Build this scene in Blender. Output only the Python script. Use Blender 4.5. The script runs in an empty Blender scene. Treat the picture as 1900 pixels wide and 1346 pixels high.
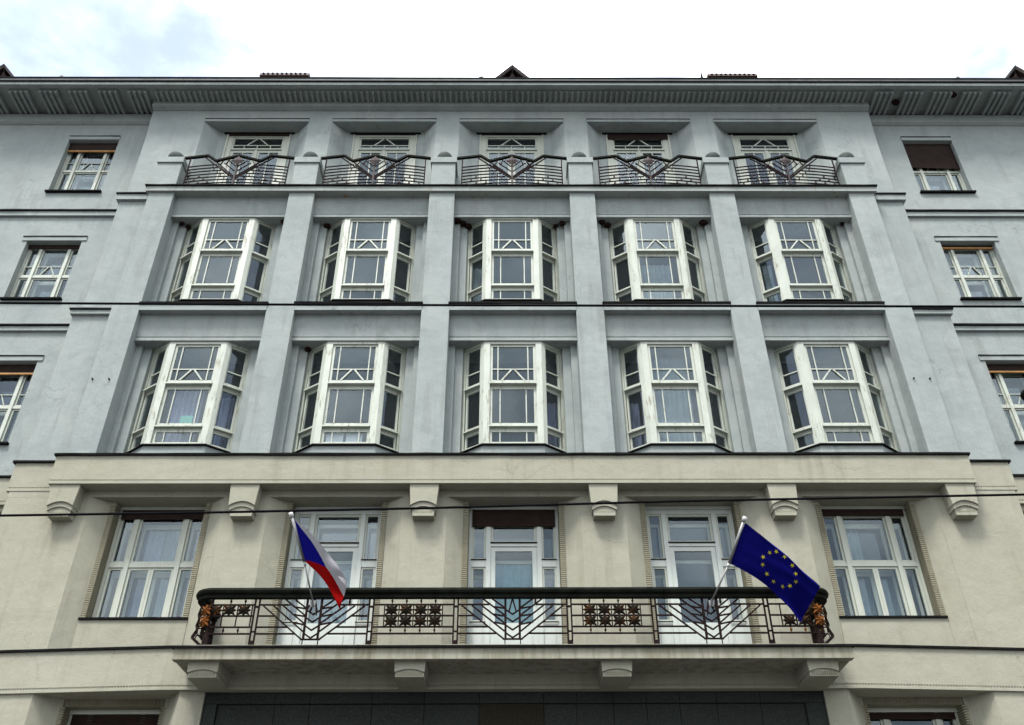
import bpy, bmesh, math, random
from mathutils import Vector, Matrix
random.seed(7)
rad = math.radians
scn = bpy.context.scene
COL = scn.collection

# ------------------------------------------------------------------ camera
cam = bpy.data.cameras.new("camera")
camo = bpy.data.objects.new("camera", cam); COL.objects.link(camo)
th, ya, ro = 0.6256, 0.0073, -0.0047
fw = Vector((math.sin(ya)*math.cos(th), math.cos(ya)*math.cos(th), math.sin(th)))
rt = Vector((math.cos(ya), -math.sin(ya), 0)); up = rt.cross(fw)
r2 = math.cos(ro)*rt + math.sin(ro)*up; u2 = -math.sin(ro)*rt + math.cos(ro)*up
camo.matrix_world = Matrix(((r2.x, u2.x, -fw.x, -0.1405), (r2.y, u2.y, -fw.y, 0.0), (r2.z, u2.z, -fw.z, 1.6), (0, 0, 0, 1)))
cam.sensor_width = 36.0; cam.lens = 36.0*1702.02/1900.0
cam.clip_start = 0.1; cam.clip_end = 3000
scn.camera = camo

# ------------------------------------------------------------------ sky: overcast, thin spots of blue
SUN_EL, SUN_AZ = rad(62), rad(205)
world = bpy.data.worlds.new("World"); scn.world = world; world.use_nodes = True
nt = world.node_tree; nt.nodes.clear()
def N(t, **k):
    n = nt.nodes.new(t)
    for a, b in k.items(): setattr(n, a, b)
    return n
out = N('ShaderNodeOutputWorld'); bg = N('ShaderNodeBackground'); bg.inputs['Strength'].default_value = 0.1
sky = N('ShaderNodeTexSky', sky_type='NISHITA', sun_disc=False, sun_elevation=SUN_EL, sun_rotation=SUN_AZ)
tc = N('ShaderNodeTexCoord')
mp = N('ShaderNodeMapping'); mp.inputs['Scale'].default_value = (1, 1, 1.9); mp.inputs['Location'].default_value = (5.292, 2.6, -0.286)
nz = N('ShaderNodeTexNoise'); nz.inputs['Scale'].default_value = 2.3; nz.inputs['Detail'].default_value = 7; nz.inputs['Roughness'].default_value = 0.55
cr = N('ShaderNodeValToRGB'); cr.color_ramp.elements[0].position = 0.31; cr.color_ramp.elements[1].position = 0.53; cr.color_ramp.interpolation = 'EASE'
nz2 = N('ShaderNodeTexNoise'); nz2.inputs['Scale'].default_value = 3.6; nz2.inputs['Detail'].default_value = 6
cr2 = N('ShaderNodeValToRGB')
e = cr2.color_ramp.elements; e[0].position = 0.38; e[0].color = (5.0, 5.6, 6.2, 1); e[1].position = 0.60; e[1].color = (13.6, 13.8, 14.0, 1)
mx = N('ShaderNodeMix', data_type='RGBA')
lk = nt.links.new
lk(tc.outputs['Generated'], mp.inputs[0]); lk(mp.outputs[0], nz.inputs['Vector']); lk(mp.outputs[0], nz2.inputs['Vector'])
lk(nz.outputs['Fac'], cr.inputs[0]); lk(nz2.outputs['Fac'], cr2.inputs[0])
lk(cr.outputs[0], mx.inputs[0]); sk_ = N('ShaderNodeVectorMath', operation='SCALE'); lk(sky.outputs[0], sk_.inputs[0]); sk_.inputs['Scale'].default_value = 1.05; hs = N('ShaderNodeHueSaturation'); hs.inputs['Saturation'].default_value = 0.62; lk(sk_.outputs[0], hs.inputs['Color']); lk(hs.outputs[0], mx.inputs[6]); lk(cr2.outputs[0], mx.inputs[7])   # thin veil over the blue
# an overcast sky is about three times brighter overhead than at the horizon
sx_ = N('ShaderNodeSeparateXYZ'); lk(tc.outputs['Generated'], sx_.inputs[0])
gz = N('ShaderNodeMapRange'); lk(sx_.outputs['Z'], gz.inputs[0]); gz.inputs[1].default_value = 0.0; gz.inputs[2].default_value = 1.0
gz.inputs[3].default_value = 0.32; gz.inputs[4].default_value = 1.25
sm_ = N('ShaderNodeVectorMath', operation='SCALE'); lk(mx.outputs[2], sm_.inputs[0]); lk(gz.outputs[0], sm_.inputs['Scale'])
lk(sm_.outputs[0], bg.inputs[0]); lk(bg.outputs[0], out.inputs[0])

sd = bpy.data.lights.new("sun", 'SUN'); sd.energy = 1.5; sd.angle = rad(14); sd.color = (1.0, 0.97, 0.92)
so = bpy.data.objects.new("sun", sd); COL.objects.link(so)
# light comes from high up on the street side, a little from the left
d = Vector((-math.cos(SUN_EL)*0.42, -math.cos(SUN_EL)*0.91, math.sin(SUN_EL)))
so.rotation_euler = d.to_track_quat('Z', 'Y').to_euler(); so.location = (0, -20, 40)

vs = scn.view_settings
vs.view_transform = 'Standard'; vs.look = 'None'; vs.gamma = 1; vs.use_curve_mapping = False; vs.exposure = 1.93
scn.render.engine = 'CYCLES'
scn.cycles.max_bounces = 8; scn.cycles.transparent_max_bounces = 16; scn.cycles.glossy_bounces = 5

# ------------------------------------------------------------------ materials
def new_mat(name):
    m = bpy.data.materials.new(name); m.use_nodes = True
    t = m.node_tree; t.nodes.clear()
    o = t.nodes.new('ShaderNodeOutputMaterial'); b = t.nodes.new('ShaderNodeBsdfPrincipled')
    t.links.new(b.outputs[0], o.inputs[0])
    return m, t, b, o
def tnoise(t, scale, detail=5, rough=0.6, sv=(1, 1, 1), loc=(0, 0, 0)):
    g = t.nodes.new('ShaderNodeNewGeometry'); m = t.nodes.new('ShaderNodeMapping')
    m.inputs['Scale'].default_value = sv; m.inputs['Location'].default_value = loc
    n = t.nodes.new('ShaderNodeTexNoise'); n.inputs['Scale'].default_value = scale
    n.inputs['Detail'].default_value = detail; n.inputs['Roughness'].default_value = rough
    t.links.new(g.outputs['Position'], m.inputs[0]); t.links.new(m.outputs[0], n.inputs['Vector'])
    return n.outputs['Fac']
def tramp(t, src, stops):
    r = t.nodes.new('ShaderNodeValToRGB'); el = r.color_ramp.elements
    while len(el) < len(stops): el.new(0.5)
    for q, (p, c) in zip(el, stops): q.position = p; q.color = (c, c, c, 1) if not isinstance(c, tuple) else (*c, 1)
    t.links.new(src, r.inputs[0]); return r.outputs[0]
def tmix(t, fac, a, b, blend='MIX'):
    m = t.nodes.new('ShaderNodeMix'); m.data_type = 'RGBA'; m.blend_type = blend
    for i, v in ((0, fac), (6, a), (7, b)):
        if isinstance(v, bpy.types.NodeSocket): t.links.new(v, m.inputs[i])
        else: m.inputs[i].default_value = v if i == 0 else (*v, 1)
    return m.outputs[2]
def tbump(t, b, src, dist, strength=1.0, bevel=0):
    n = t.nodes.new('ShaderNodeBump'); n.inputs['Distance'].default_value = dist; n.inputs['Strength'].default_value = strength
    t.links.new(src, n.inputs['Height'])
    if bevel:
        v = t.nodes.new('ShaderNodeBevel'); v.samples = 4; v.inputs['Radius'].default_value = bevel
        t.links.new(v.outputs[0], n.inputs['Normal'])
    t.links.new(n.outputs[0], b.inputs['Normal'])

def plaster(name, base, light, dark, grime):
    m, t, b, o = new_mat(name)
    c = tmix(t, tramp(t, tnoise(t, 0.55, 6, 0.62), [(0.35, 0.0), (0.68, 1.0)]), base, light)
    c = tmix(t, tramp(t, tnoise(t, 1.7, 5, 0.6, loc=(7, 3, 1)), [(0.48, 0.0), (0.72, 0.75)]), c, dark)
    # rain streaks: noise stretched downwards
    st = tramp(t, tnoise(t, 5.5, 5, 0.62, (1, 1, 0.07)), [(0.50, 0.0), (0.74, 1.0)])
    st2 = tramp(t, tnoise(t, 0.8, 3, 0.5, loc=(3, 1, 9)), [(0.38, 0.0), (0.62, 0.75)])
    mm = t.nodes.new('ShaderNodeMath'); mm.operation = 'MULTIPLY'; t.links.new(st, mm.inputs[0]); t.links.new(st2, mm.inputs[1])
    c = tmix(t, mm.outputs[0], c, grime)
    # old repair patches
    c = tmix(t, tramp(t, tnoise(t, 0.9, 2, 0.4, loc=(31, 2, 5)), [(0.64, 0.0), (0.66, 0.55)]), c, light)
    # hairline cracks, only here and there
    g = t.nodes.new('ShaderNodeNewGeometry'); vo = t.nodes.new('ShaderNodeTexVoronoi'); vo.feature = 'DISTANCE_TO_EDGE'; vo.inputs['Scale'].default_value = 0.42
    wn = t.nodes.new('ShaderNodeTexNoise'); wn.inputs['Scale'].default_value = 1.6; wn.inputs['Detail'].default_value = 8
    t.links.new(g.outputs['Position'], wn.inputs['Vector'])
    wm_ = t.nodes.new('ShaderNodeVectorMath'); wm_.operation = 'MULTIPLY_ADD'; wm_.inputs[1].default_value = (1.2, 1.2, 1.2)
    t.links.new(wn.outputs['Color'], wm_.inputs[0]); t.links.new(g.outputs['Position'], wm_.inputs[2]); t.links.new(wm_.outputs[0], vo.inputs['Vector'])
    cm_ = t.nodes.new('ShaderNodeMath'); cm_.operation = 'MULTIPLY'
    t.links.new(tramp(t, vo.outputs['Distance'], [(0.0, 0.55), (0.0045, 0.0)]), cm_.inputs[0])
    t.links.new(tramp(t, tnoise(t, 0.7, 2, 0.5, loc=(5, 5, 2)), [(0.50, 0.0), (0.60, 1.0)]), cm_.inputs[1])
    c = tmix(t, cm_.outputs[0], c, tuple(x*0.45 for x in base))
    fine = tramp(t, tnoise(t, 55, 3, 0.7), [(0.25, 0.86), (0.75, 1.06)])
    c = tmix(t, 1.0, c, fine, 'MULTIPLY')
    t.links.new(c, b.inputs['Base Color']); b.inputs['Roughness'].default_value = 0.93
    b.inputs['Specular IOR Level'].default_value = 0.15
    a = t.nodes.new('ShaderNodeMath'); a.operation = 'MULTIPLY_ADD'; a.inputs[1].default_value = 3.0
    t.links.new(tnoise(t, 2.6, 4, 0.55), a.inputs[0]); t.links.new(tnoise(t, 75, 3, 0.7), a.inputs[2])
    tbump(t, b, a.outputs[0], 0.010, 0.75, 0.012)
    return m
M = {}
M['grey'] = plaster('grey_blue_plaster', (0.233, 0.262, 0.254), (0.272, 0.299, 0.286), (0.208, 0.234, 0.230), (0.165, 0.176, 0.166))
M['cream'] = plaster('cream_plaster', (0.268, 0.261, 0.204), (0.288, 0.281, 0.226), (0.250, 0.242, 0.188), (0.195, 0.184, 0.135))
M['ribs'] = plaster('ribbed_stone', (0.205, 0.192, 0.135), (0.24, 0.225, 0.165), (0.18, 0.165, 0.115), (0.12, 0.105, 0.065))

def slab_mat(name, ca, cb, th=0.44):
    m, t, b, o = new_mat(name)
    c = tmix(t, tramp(t, tnoise(t, 1.5, 6), [(0.3, 0.0), (0.7, 1.0)]), ca, cb)
    st = tramp(t, tnoise(t, 7, 6, 0.65, (1, 1, 0.10)), [(th, 0.0), (th+0.22, 0.9)])
    c = tmix(t, st, c, (0.13, 0.12, 0.075))
    rs = tramp(t, tnoise(t, 3.3, 4, 0.6, (1, 1, 0.25), (4, 0, 0)), [(0.66, 0.0), (0.74, 0.9)])
    c = tmix(t, rs, c, (0.20, 0.09, 0.03))
    t.links.new(c, b.inputs['Base Color']); b.inputs['Roughness'].default_value = 0.95
    tbump(t, b, tnoise(t, 60, 4, 0.7), 0.01, 0.8, 0.01)
    return m
M['slab'] = slab_mat('weathered_cream_render', (0.215, 0.21, 0.16), (0.26, 0.25, 0.20))
M['slabgrey'] = slab_mat('weathered_grey_render', (0.215, 0.235, 0.22), (0.26, 0.28, 0.265), 0.56)

def paint(name, base, peel, amount, dirt=0.35):
    m, t, b, o = new_mat(name)
    c = tmix(t, tramp(t, tnoise(t, 3.5, 5, 0.6, (1, 1, 0.5)), [(0.35, 0.0), (0.7, dirt)]), base, tuple(x*0.66 for x in base))
    pk = tramp(t, tnoise(t, 16, 7, 0.72, (1.6, 1.6, 0.22)), [(amount, 0.0), (amount+0.035, 1.0)])
    rg = tramp(t, tnoise(t, 1.1, 2, 0.5, loc=(2, 8, 3)), [(0.42, 0.0), (0.55, 1.0)])
    mm = t.nodes.new('ShaderNodeMath'); mm.operation = 'MULTIPLY'; t.links.new(pk, mm.inputs[0]); t.links.new(rg, mm.inputs[1])
    c = tmix(t, mm.outputs[0], c, peel)
    t.links.new(c, b.inputs['Base Color']); b.inputs['Roughness'].default_value = 0.5
    iv = t.nodes.new('ShaderNodeMath'); iv.operation = 'SUBTRACT'; iv.inputs[0].default_value = 1.0; t.links.new(mm.outputs[0], iv.inputs[1])
    tbump(t, b, iv.outputs[0], 0.003, 0.7, 0.004)
    return m
M['white'] = paint('peeling_white_paint', (0.365, 0.39, 0.335), (0.19, 0.18, 0.12), 0.565, 0.5)
M['cleanwhite'] = paint('old_white_paint', (0.355, 0.375, 0.315), (0.30, 0.2, 0.12), 0.64, 0.45)
M['doorwhite'] = paint('white_door_paint', (0.40, 0.43, 0.395), (0.25, 0.22, 0.18), 0.62, 0.3)

def simple(name, col, rough, metal=0.0, var=0.35, sc=6, bump=0.0, spec=0.5):
    m, t, b, o = new_mat(name)
    c = tmix(t, tramp(t, tnoise(t, sc, 5), [(0.3, 0.0), (0.7, 1.0)]), tuple(x*(1-var) for x in col), tuple(min(1, x*(1+var)) for x in col))
    t.links.new(c, b.inputs['Base Color']); b.inputs['Roughness'].default_value = rough; b.inputs['Metallic'].default_value = metal
    b.inputs['Specular IOR Level'].default_value = spec
    if bump: tbump(t, b, tnoise(t, sc*8, 4), bump, 0.7)
    return m
M['flash'] = simple('dark_sheet_metal', (0.006, 0.006, 0.006), 0.85, 0.0, 0.5, 4, 0.003, 0.05)
M['gutter'] = simple('grey_gutter_metal', (0.06, 0.065, 0.065), 0.5, 0.3, 0.4, 3)
M['iron'] = simple('dark_red_iron', (0.010, 0.005, 0.005), 0.75, 0.0, 0.5, 9, 0.002, 0.06)
M['ironred'] = simple('rust_red_iron', (0.014, 0.0045, 0.004), 0.7, 0.0, 0.5, 12, 0.002, 0.3)
M['rail'] = simple('black_green_rail_paint', (0.006, 0.007, 0.005), 0.7, 0.0, 0.6, 5, 0.002, 0.04)
M['shutter'] = simple('brown_shutter_wood', (0.013, 0.0055, 0.003), 0.75, 0, 0.4, 5, 0, 0.2)
M['shutteredge'] = simple('ochre_shutter_edge', (0.30, 0.14, 0.03), 0.6, 0, 0.3, 5)
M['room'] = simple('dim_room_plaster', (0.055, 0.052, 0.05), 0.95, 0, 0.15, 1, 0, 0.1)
M['roofm'] = simple('brown_sheet_roof', (0.045, 0.03, 0.026), 0.6, 0, 0.4, 2, 0.004)
M['tile'] = simple('dark_clay_tile', (0.03, 0.012, 0.010), 0.8, 0, 0.4, 6)
M['asphalt'] = simple('asphalt', (0.05, 0.05, 0.05), 0.9, 0, 0.25, 3, 0.01)
M['paving'] = simple('pavement_stone', (0.055, 0.054, 0.051), 0.9, 0, 0.25, 2, 0.01)
M['kerb'] = simple('kerb_granite', (0.22, 0.22, 0.21), 0.85, 0, 0.3, 12, 0.004)
M['alu'] = simple('brushed_pole_metal', (0.20, 0.20, 0.20), 0.45, 0.5, 0.15, 8)
M['plastic'] = simple('white_plastic', (0.45, 0.45, 0.44), 0.5, 0, 0.05, 8)
M['wire'] = simple('black_cable', (0.005, 0.005, 0.006), 0.9, 0, 0.2, 8, 0, 0.03)
M['nest'] = simple('mud_nest', (0.018, 0.009, 0.007), 0.98, 0, 0.5, 22, 0.03, 0.1)
M['ball'] = simple('weathered_stone_ball', (0.05, 0.06, 0.055), 0.9, 0, 0.4, 5, 0.006, 0.2)

def rusty_star(name, a, bcol, thr):
    m, t, b, o = new_mat(name)
    c = tmix(t, tramp(t, tnoise(t, 4.5, 5, 0.65), [(thr, 0.0), (thr+0.16, 1.0)]), a, bcol)
    t.links.new(c, b.inputs['Base Color']); b.inputs['Roughness'].default_value = 0.85; b.inputs['Specular IOR Level'].default_value = 0.08
    tbump(t, b, tnoise(t, 60, 4), 0.003, 0.8)
    return m
M['star'] = rusty_star('part_rusted_iron', (0.010, 0.008, 0.005), (0.045, 0.018, 0.006), 0.50)
M['starrust'] = rusty_star('orange_rusted_iron', (0.06, 0.025, 0.012), (0.105, 0.036, 0.007), 0.30)

def granite():
    m, t, b, o = new_mat('dark_grey_granite')
    c = tmix(t, tramp(t, tnoise(t, 70, 4, 0.8), [(0.42, 0.0), (0.58, 1.0)]), (0.009, 0.0115, 0.0105), (0.036, 0.040, 0.037))
    c = tmix(t, tramp(t, tnoise(t, 1.6, 4), [(0.35, 0.0), (0.7, 0.6)]), c, (0.022, 0.024, 0.022))
    t.links.new(c, b.inputs['Base Color']); b.inputs['Roughness'].default_value = 0.8; b.inputs['Specular IOR Level'].default_value = 0.1
    tbump(t, b, tnoise(t, 90, 3), 0.003, 0.6, 0.006)
    return m
M['granite'] = granite()
def granite_brown():
    m, t, b, o = new_mat('brown_granite')
    c = tmix(t, tramp(t, tnoise(t, 70, 4, 0.8), [(0.42, 0.0), (0.58, 1.0)]), (0.010, 0.009, 0.006), (0.026, 0.022, 0.014))
    t.links.new(c, b.inputs['Base Color']); b.inputs['Roughness'].default_value = 0.8; b.inputs['Specular IOR Level'].default_value = 0.1
    return m
M['granite2'] = granite_brown()

def glass(name, refl, tint, wav=0.0025, dust=0.03):
    m = bpy.data.materials.new(name); m.use_nodes = True; t = m.node_tree; t.nodes.clear()
    o = t.nodes.new('ShaderNodeOutputMaterial')
    tr = t.nodes.new('ShaderNodeBsdfTransparent'); tr.inputs[0].default_value = (0.93, 0.955, 0.96, 1)
    gl = t.nodes.new('ShaderNodeBsdfGlossy'); gl.inputs['Roughness'].default_value = 0.0; gl.inputs['Color'].default_value = (*tint, 1)
    df = t.nodes.new('ShaderNodeBsdfDiffuse'); df.inputs[0].default_value = (0.45, 0.5, 0.55, 1)
    lw = t.nodes.new('ShaderNodeFresnel'); lw.inputs[0].default_value = 1.52
    ad = t.nodes.new('ShaderNodeMath'); ad.operation = 'MULTIPLY_ADD'; ad.inputs[1].default_value = 1.1; ad.inputs[2].default_value = refl; ad.use_clamp = True
    t.links.new(lw.outputs[0], ad.inputs[0])
    m1 = t.nodes.new('ShaderNodeMixShader'); m2 = t.nodes.new('ShaderNodeMixShader'); m2.inputs[0].default_value = dust
    gb = t.nodes.new('ShaderNodeNewGeometry'); bf = t.nodes.new('ShaderNodeMath'); bf.operation = 'SUBTRACT'; bf.inputs[0].default_value = 1.0; t.links.new(gb.outputs['Backfacing'], bf.inputs[1])
    ml = t.nodes.new('ShaderNodeMath'); ml.operation = 'MULTIPLY'; t.links.new(ad.outputs[0], ml.inputs[0]); t.links.new(bf.outputs[0], ml.inputs[1])   # the far face of the sheet adds nothing
    t.links.new(ml.outputs[0], m1.inputs[0]); t.links.new(tr.outputs[0], m1.inputs[1]); t.links.new(gl.outputs[0], m1.inputs[2])
    t.links.new(m1.outputs[0], m2.inputs[1]); t.links.new(df.outputs[0], m2.inputs[2])
    b = t.nodes.new('ShaderNodeBump'); b.inputs['Distance'].default_value = wav; b.inputs['Strength'].default_value = 1
    t.links.new(tnoise(t, 2.2, 2, 0.5), b.inputs['Height']); 
    oi = t.nodes.new('ShaderNodeObjectInfo'); wn = t.nodes.new('ShaderNodeTexWhiteNoise'); wn.noise_dimensions = '1D'; t.links.new(oi.outputs['Random'], wn.inputs['W'])
    sb = t.nodes.new('ShaderNodeVectorMath'); sb.operation = 'SUBTRACT'; sb.inputs[1].default_value = (0.5, 0.5, 0.5); t.links.new(wn.outputs['Color'], sb.inputs[0])
    ma = t.nodes.new('ShaderNodeVectorMath'); ma.operation = 'MULTIPLY_ADD'; ma.inputs[1].default_value = (0.09, 0.0, 0.09)    # each pane sits a little out of true
    t.links.new(sb.outputs[0], ma.inputs[0]); t.links.new(b.outputs[0], ma.inputs[2])
    nn_ = t.nodes.new('ShaderNodeVectorMath'); nn_.operation = 'NORMALIZE'; t.links.new(ma.outputs[0], nn_.inputs[0]); t.links.new(nn_.outputs[0], gl.inputs['Normal'])
    t.links.new(m2.outputs[0], o.inputs[0])
    return m
M['glass'] = glass('old_window_glass', 0.026, (0.70, 0.82, 0.88), 0.0014, 0.012)
M['glass_in'] = glass('inner_window_glass', 0.0, (0.70, 0.79, 0.86), 0.0012, 0.008)

def cloth(name, col, trans=0.5, rough=0.9):
    m = bpy.data.materials.new(name); m.use_nodes = True; t = m.node_tree; t.nodes.clear()
    o = t.nodes.new('ShaderNodeOutputMaterial'); d_ = t.nodes.new('ShaderNodeBsdfDiffuse'); r = t.nodes.new('ShaderNodeBsdfTranslucent')
    v = t.nodes.new('ShaderNodeMixShader'); v.inputs[0].default_value = trans
    c = tmix(t, tramp(t, tnoise(t, 9, 5, 0.6), [(0.3, 0.0), (0.7, 1.0)]), tuple(x*0.85 for x in col), col)
    t.links.new(c, d_.inputs[0]); t.links.new(c, r.inputs[0])
    t.links.new(d_.outputs[0], v.inputs[1]); t.links.new(r.outputs[0], v.inputs[2]); t.links.new(v.outputs[0], o.inputs[0])
    return m
M['lace'] = cloth('lace_curtain', (0.19, 0.21, 0.31), 0.3)
M['sheer'] = cloth('sheer_curtain', (0.20, 0.25, 0.27), 0.3)
M['blind'] = cloth('turquoise_blind', (0.17, 0.31, 0.32), 0.2)
M['paper'] = cloth('white_paper', (0.45, 0.47, 0.48), 0.1)
M['mint'] = cloth('mint_paper', (0.12, 0.28, 0.235), 0.1)
M['fwhite'] = cloth('flag_white', (0.29, 0.285, 0.31), 0.3)
M['fred'] = cloth('flag_red', (0.19, 0.004, 0.004), 0.3)
M['fblue'] = cloth('flag_blue', (0.006, 0.006, 0.14), 0.3)
M['eublue'] = cloth('flag_deep_blue', (0.0035, 0.0035, 0.075), 0.3)
M['fyellow'] = cloth('flag_yellow', (0.30, 0.26, 0.02), 0.1)

# ------------------------------------------------------------------ mesh helpers
class MB:
    def __init__(s): s.v = []; s.f = []
    def add(s, vs, fs):
        n = len(s.v); s.v += [tuple(p) for p in vs]; s.f += [tuple(i+n for i in f) for f in fs]; return s
    def box(s, x0, x1, y0, y1, z0, z1, T=None):
        vs = [(x, y, z) for z in (z0, z1) for y in (y0, y1) for x in (x0, x1)]
        if T: vs = [T(*p) for p in vs]
        return s.add(vs, [(0, 2, 3, 1), (4, 5, 7, 6), (0, 1, 5, 4), (2, 6, 7, 3), (0, 4, 6, 2), (1, 3, 7, 5)])
    def wbox(s, x0, x1, y0, y1, z0, z1, j=0.006):     # long strip whose front edge is slightly uneven
        n = max(2, int((x1-x0)/0.35)); base = len(s.v)
        for i in range(n+1):
            x = x0+(x1-x0)*i/n; a, b, c = (random.uniform(-j, j) for _ in range(3))
            s.v += [(x, y0+a, z0+b), (x, y1, z0), (x, y1, z1), (x, y0+a*0.8, z1+c*0.6)]
        for i in range(n):
            p = base+i*4; q = p+4
            for k in range(4): s.f.append((p+k, q+k, q+(k+1) % 4, p+(k+1) % 4))
        s.f.append((base+3, base+2, base+1, base)); e_ = base+n*4; s.f.append((e_, e_+1, e_+2, e_+3)); return s
    def prism_xy(s, poly, z0, z1, T=None):      # plan polygon extruded upwards
        n = len(poly); vs = [(x, y, z0) for x, y in poly] + [(x, y, z1) for x, y in poly]
        if T: vs = [T(*p) for p in vs]
        return s.add(vs, [tuple(range(n-1, -1, -1)), tuple(range(n, 2*n))] + [(i, (i+1) % n, (i+1) % n+n, i+n) for i in range(n)])
    def prism_xz(s, poly, y0, y1, T=None):      # elevation polygon extruded in depth
        n = len(poly); vs = [(x, y0, z) for x, z in poly] + [(x, y1, z) for x, z in poly]
        if T: vs = [T(*p) for p in vs]
        return s.add(vs, [tuple(range(n)), tuple(range(2*n-1, n-1, -1))] + [((i+1) % n, i, i+n, (i+1) % n+n) for i in range(n)])
    def prism_yz(s, poly, x0, x1):
        n = len(poly); vs = [(x0, y, z) for y, z in poly] + [(x1, y, z) for y, z in poly]
        return s.add(vs, [tuple(range(n-1, -1, -1)), tuple(range(n, 2*n))] + [(i, (i+1) % n, (i+1) % n+n, i+n) for i in range(n)])
    def bar(s, p, q, w, d_=None, T=None):        # square bar between two points; w in the facade plane, d_ in depth
        p = Vector(p); q = Vector(q); a = (q-p).normalized()
        d_ = d_ or w
        n = Vector((0, 1, 0)) if abs(a.y) < 0.9 else Vector((1, 0, 0))
        sde = a.cross(n).normalized(); n = sde.cross(a).normalized()
        vs = [e_ + sde*(w/2*i) + n*(d_/2*j) for e_ in (p, q) for i, j in ((-1, -1), (1, -1), (1, 1), (-1, 1))]
        if T: vs = [T(*p_) for p_ in vs]
        return s.add(vs, [(0, 1, 2, 3), (7, 6, 5, 4), (0, 4, 5, 1), (1, 5, 6, 2), (2, 6, 7, 3), (3, 7, 4, 0)])
    def tube(s, pts, r, n=8):
        rs = r if isinstance(r, (list, tuple)) else [r]*len(pts); P_ = [Vector(p) for p in pts]; base = len(s.v)
        for i, p in enumerate(P_):
            a = (P_[min(i+1, len(P_)-1)] - P_[max(i-1, 0)]).normalized()
            u = a.cross(Vector((0.13, 0.97, 0.21))).normalized(); v = a.cross(u)
            for k in range(n):
                w = 2*math.pi*k/n; s.v.append(tuple(p + (u*math.cos(w)+v*math.sin(w))*rs[i]))
        for i in range(len(P_)-1):
            for k in range(n):
                a, b = base+i*n+k, base+i*n+(k+1) % n; s.f.append((a, b, b+n, a+n))
        s.f.append(tuple(base+k for k in range(n-1, -1, -1))); e_ = base+(len(P_)-1)*n; s.f.append(tuple(e_+k for k in range(n)))
        return s
    def ball(s, c, r, nu=16, nv=10, sq=(1, 1, 1), jit=0.0):
        base = len(s.v)
        for j in range(nv+1):
            for i in range(nu):
                a = 2*math.pi*i/nu; b = math.pi*j/nv; k = r*(1+random.uniform(-jit, jit)) if 0 < j < nv else r
                s.v.append((c[0]+sq[0]*k*math.sin(b)*math.cos(a), c[1]+sq[1]*k*math.sin(b)*math.sin(a), c[2]+sq[2]*k*math.cos(b)))
        for j in range(nv):
            for i in range(nu):
                a = base+j*nu+i; b = base+j*nu+(i+1) % nu; s.f.append((a, a+nu, b+nu, b))
        return s
    def mesh(s, name, mat, smooth=False):
        me = bpy.data.meshes.new(name); me.from_pydata(s.v, [], s.f)
        me.materials.append(M[mat]); me.validate()
        bm = bmesh.new(); bm.from_mesh(me); bmesh.ops.recalc_face_normals(bm, faces=bm.faces); bm.to_mesh(me); bm.free()
        if smooth:
            for p in me.polygons: p.use_smooth = True
        return me

WL = {}
def link(name, me, parent=None, loc=(0, 0, 0), label=None, kind=None):
    o = bpy.data.objects.new(name, me); COL.objects.link(o)
    w = Vector(loc); WL[o.name] = w
    if parent: o.parent = parent; o.location = w - WL[parent.name]
    else: o.location = w
    if label: o['label'] = label
    if kind: o['kind'] = kind
    return o
def thing(o, label, cat, group=None):
    o['label'] = label; o['category'] = cat
    if group: o['group'] = group
    return o

# a kit is a part with its sub-parts, built once round the origin and placed by sharing the meshes
class Kit:
    def __init__(s, name): s.name = name; s.own = None; s.subs = []
    def main(s, mb, mat, smooth=False): s.own = mb.mesh(s.name, mat, smooth)
    def sub(s, name, mb, mat, kind=None, smooth=False): s.subs.append((name, mb.mesh(name, mat, smooth), kind))
    def place(s, parent, loc, label=None):
        o = link(s.name, s.own, parent, loc, label)
        for n, me, k in s.subs: link(n, me, o, loc, None, k)
        return o

P = 3.5
bays = (-2, -1, 0, 1, 2)

# ------------------------------------------------------------------ ground
def sheet(name, x0, x1, y0, y1, z0, z1, mat):
    return link(name, MB().box(x0, x1, y0, y1, z0, z1).mesh(name, mat), None, (0, 0, 0), None, 'structure')
sheet('ground', -900, 900, -900, 900, -0.5, -0.15, 'asphalt')
sheet('road', -150, 150, 1.6, 11.0, -0.15, -0.12, 'asphalt')
sheet('pavement', -150, 150, 11.15, 17.0, -0.15, 0.0, 'paving')
sheet('pavement', -150, 150, -6, 1.45, -0.15, 0.0, 'paving')
sheet('kerb', -150, 150, 11.0, 11.147, -0.15, 0.01, 'kerb')
sheet('kerb', -150, 150, 1.453, 1.6, -0.15, 0.01, 'kerb')

# ------------------------------------------------------------------ building
B = link('apartment_building', None, None, (0, 16.3, 0))
thing(B, 'grey and cream five storey facade with bay windows and two flags on its balcony', 'building')
def part(name, mb, mat, parent=None, label=None, kind=None, smooth=False):
    return link(name, mb.mesh(name, mat, smooth), parent or B, (0, 0, 0), label, kind)
def wall_grid(mb, x0, x1, z0, z1, y0, y1, openings):
    zs = sorted({z0, z1, *[max(z0, min(z1, o[2])) for o in openings], *[max(z0, min(z1, o[3])) for o in openings]})
    for a, b in zip(zs, zs[1:]):
        if b-a < 1e-6: continue
        cut = sorted((o[0], o[1]) for o in openings if o[2] <= a+1e-6 and o[3] >= b-1e-6)
        x = x0
        for c0, c1 in cut:
            if c0 > x: mb.box(x, c0, y0, y1, a, b)
            x = max(x, c1)
        if x < x1: mb.box(x, x1, y0, y1, a, b)

YP = 16.12
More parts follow.
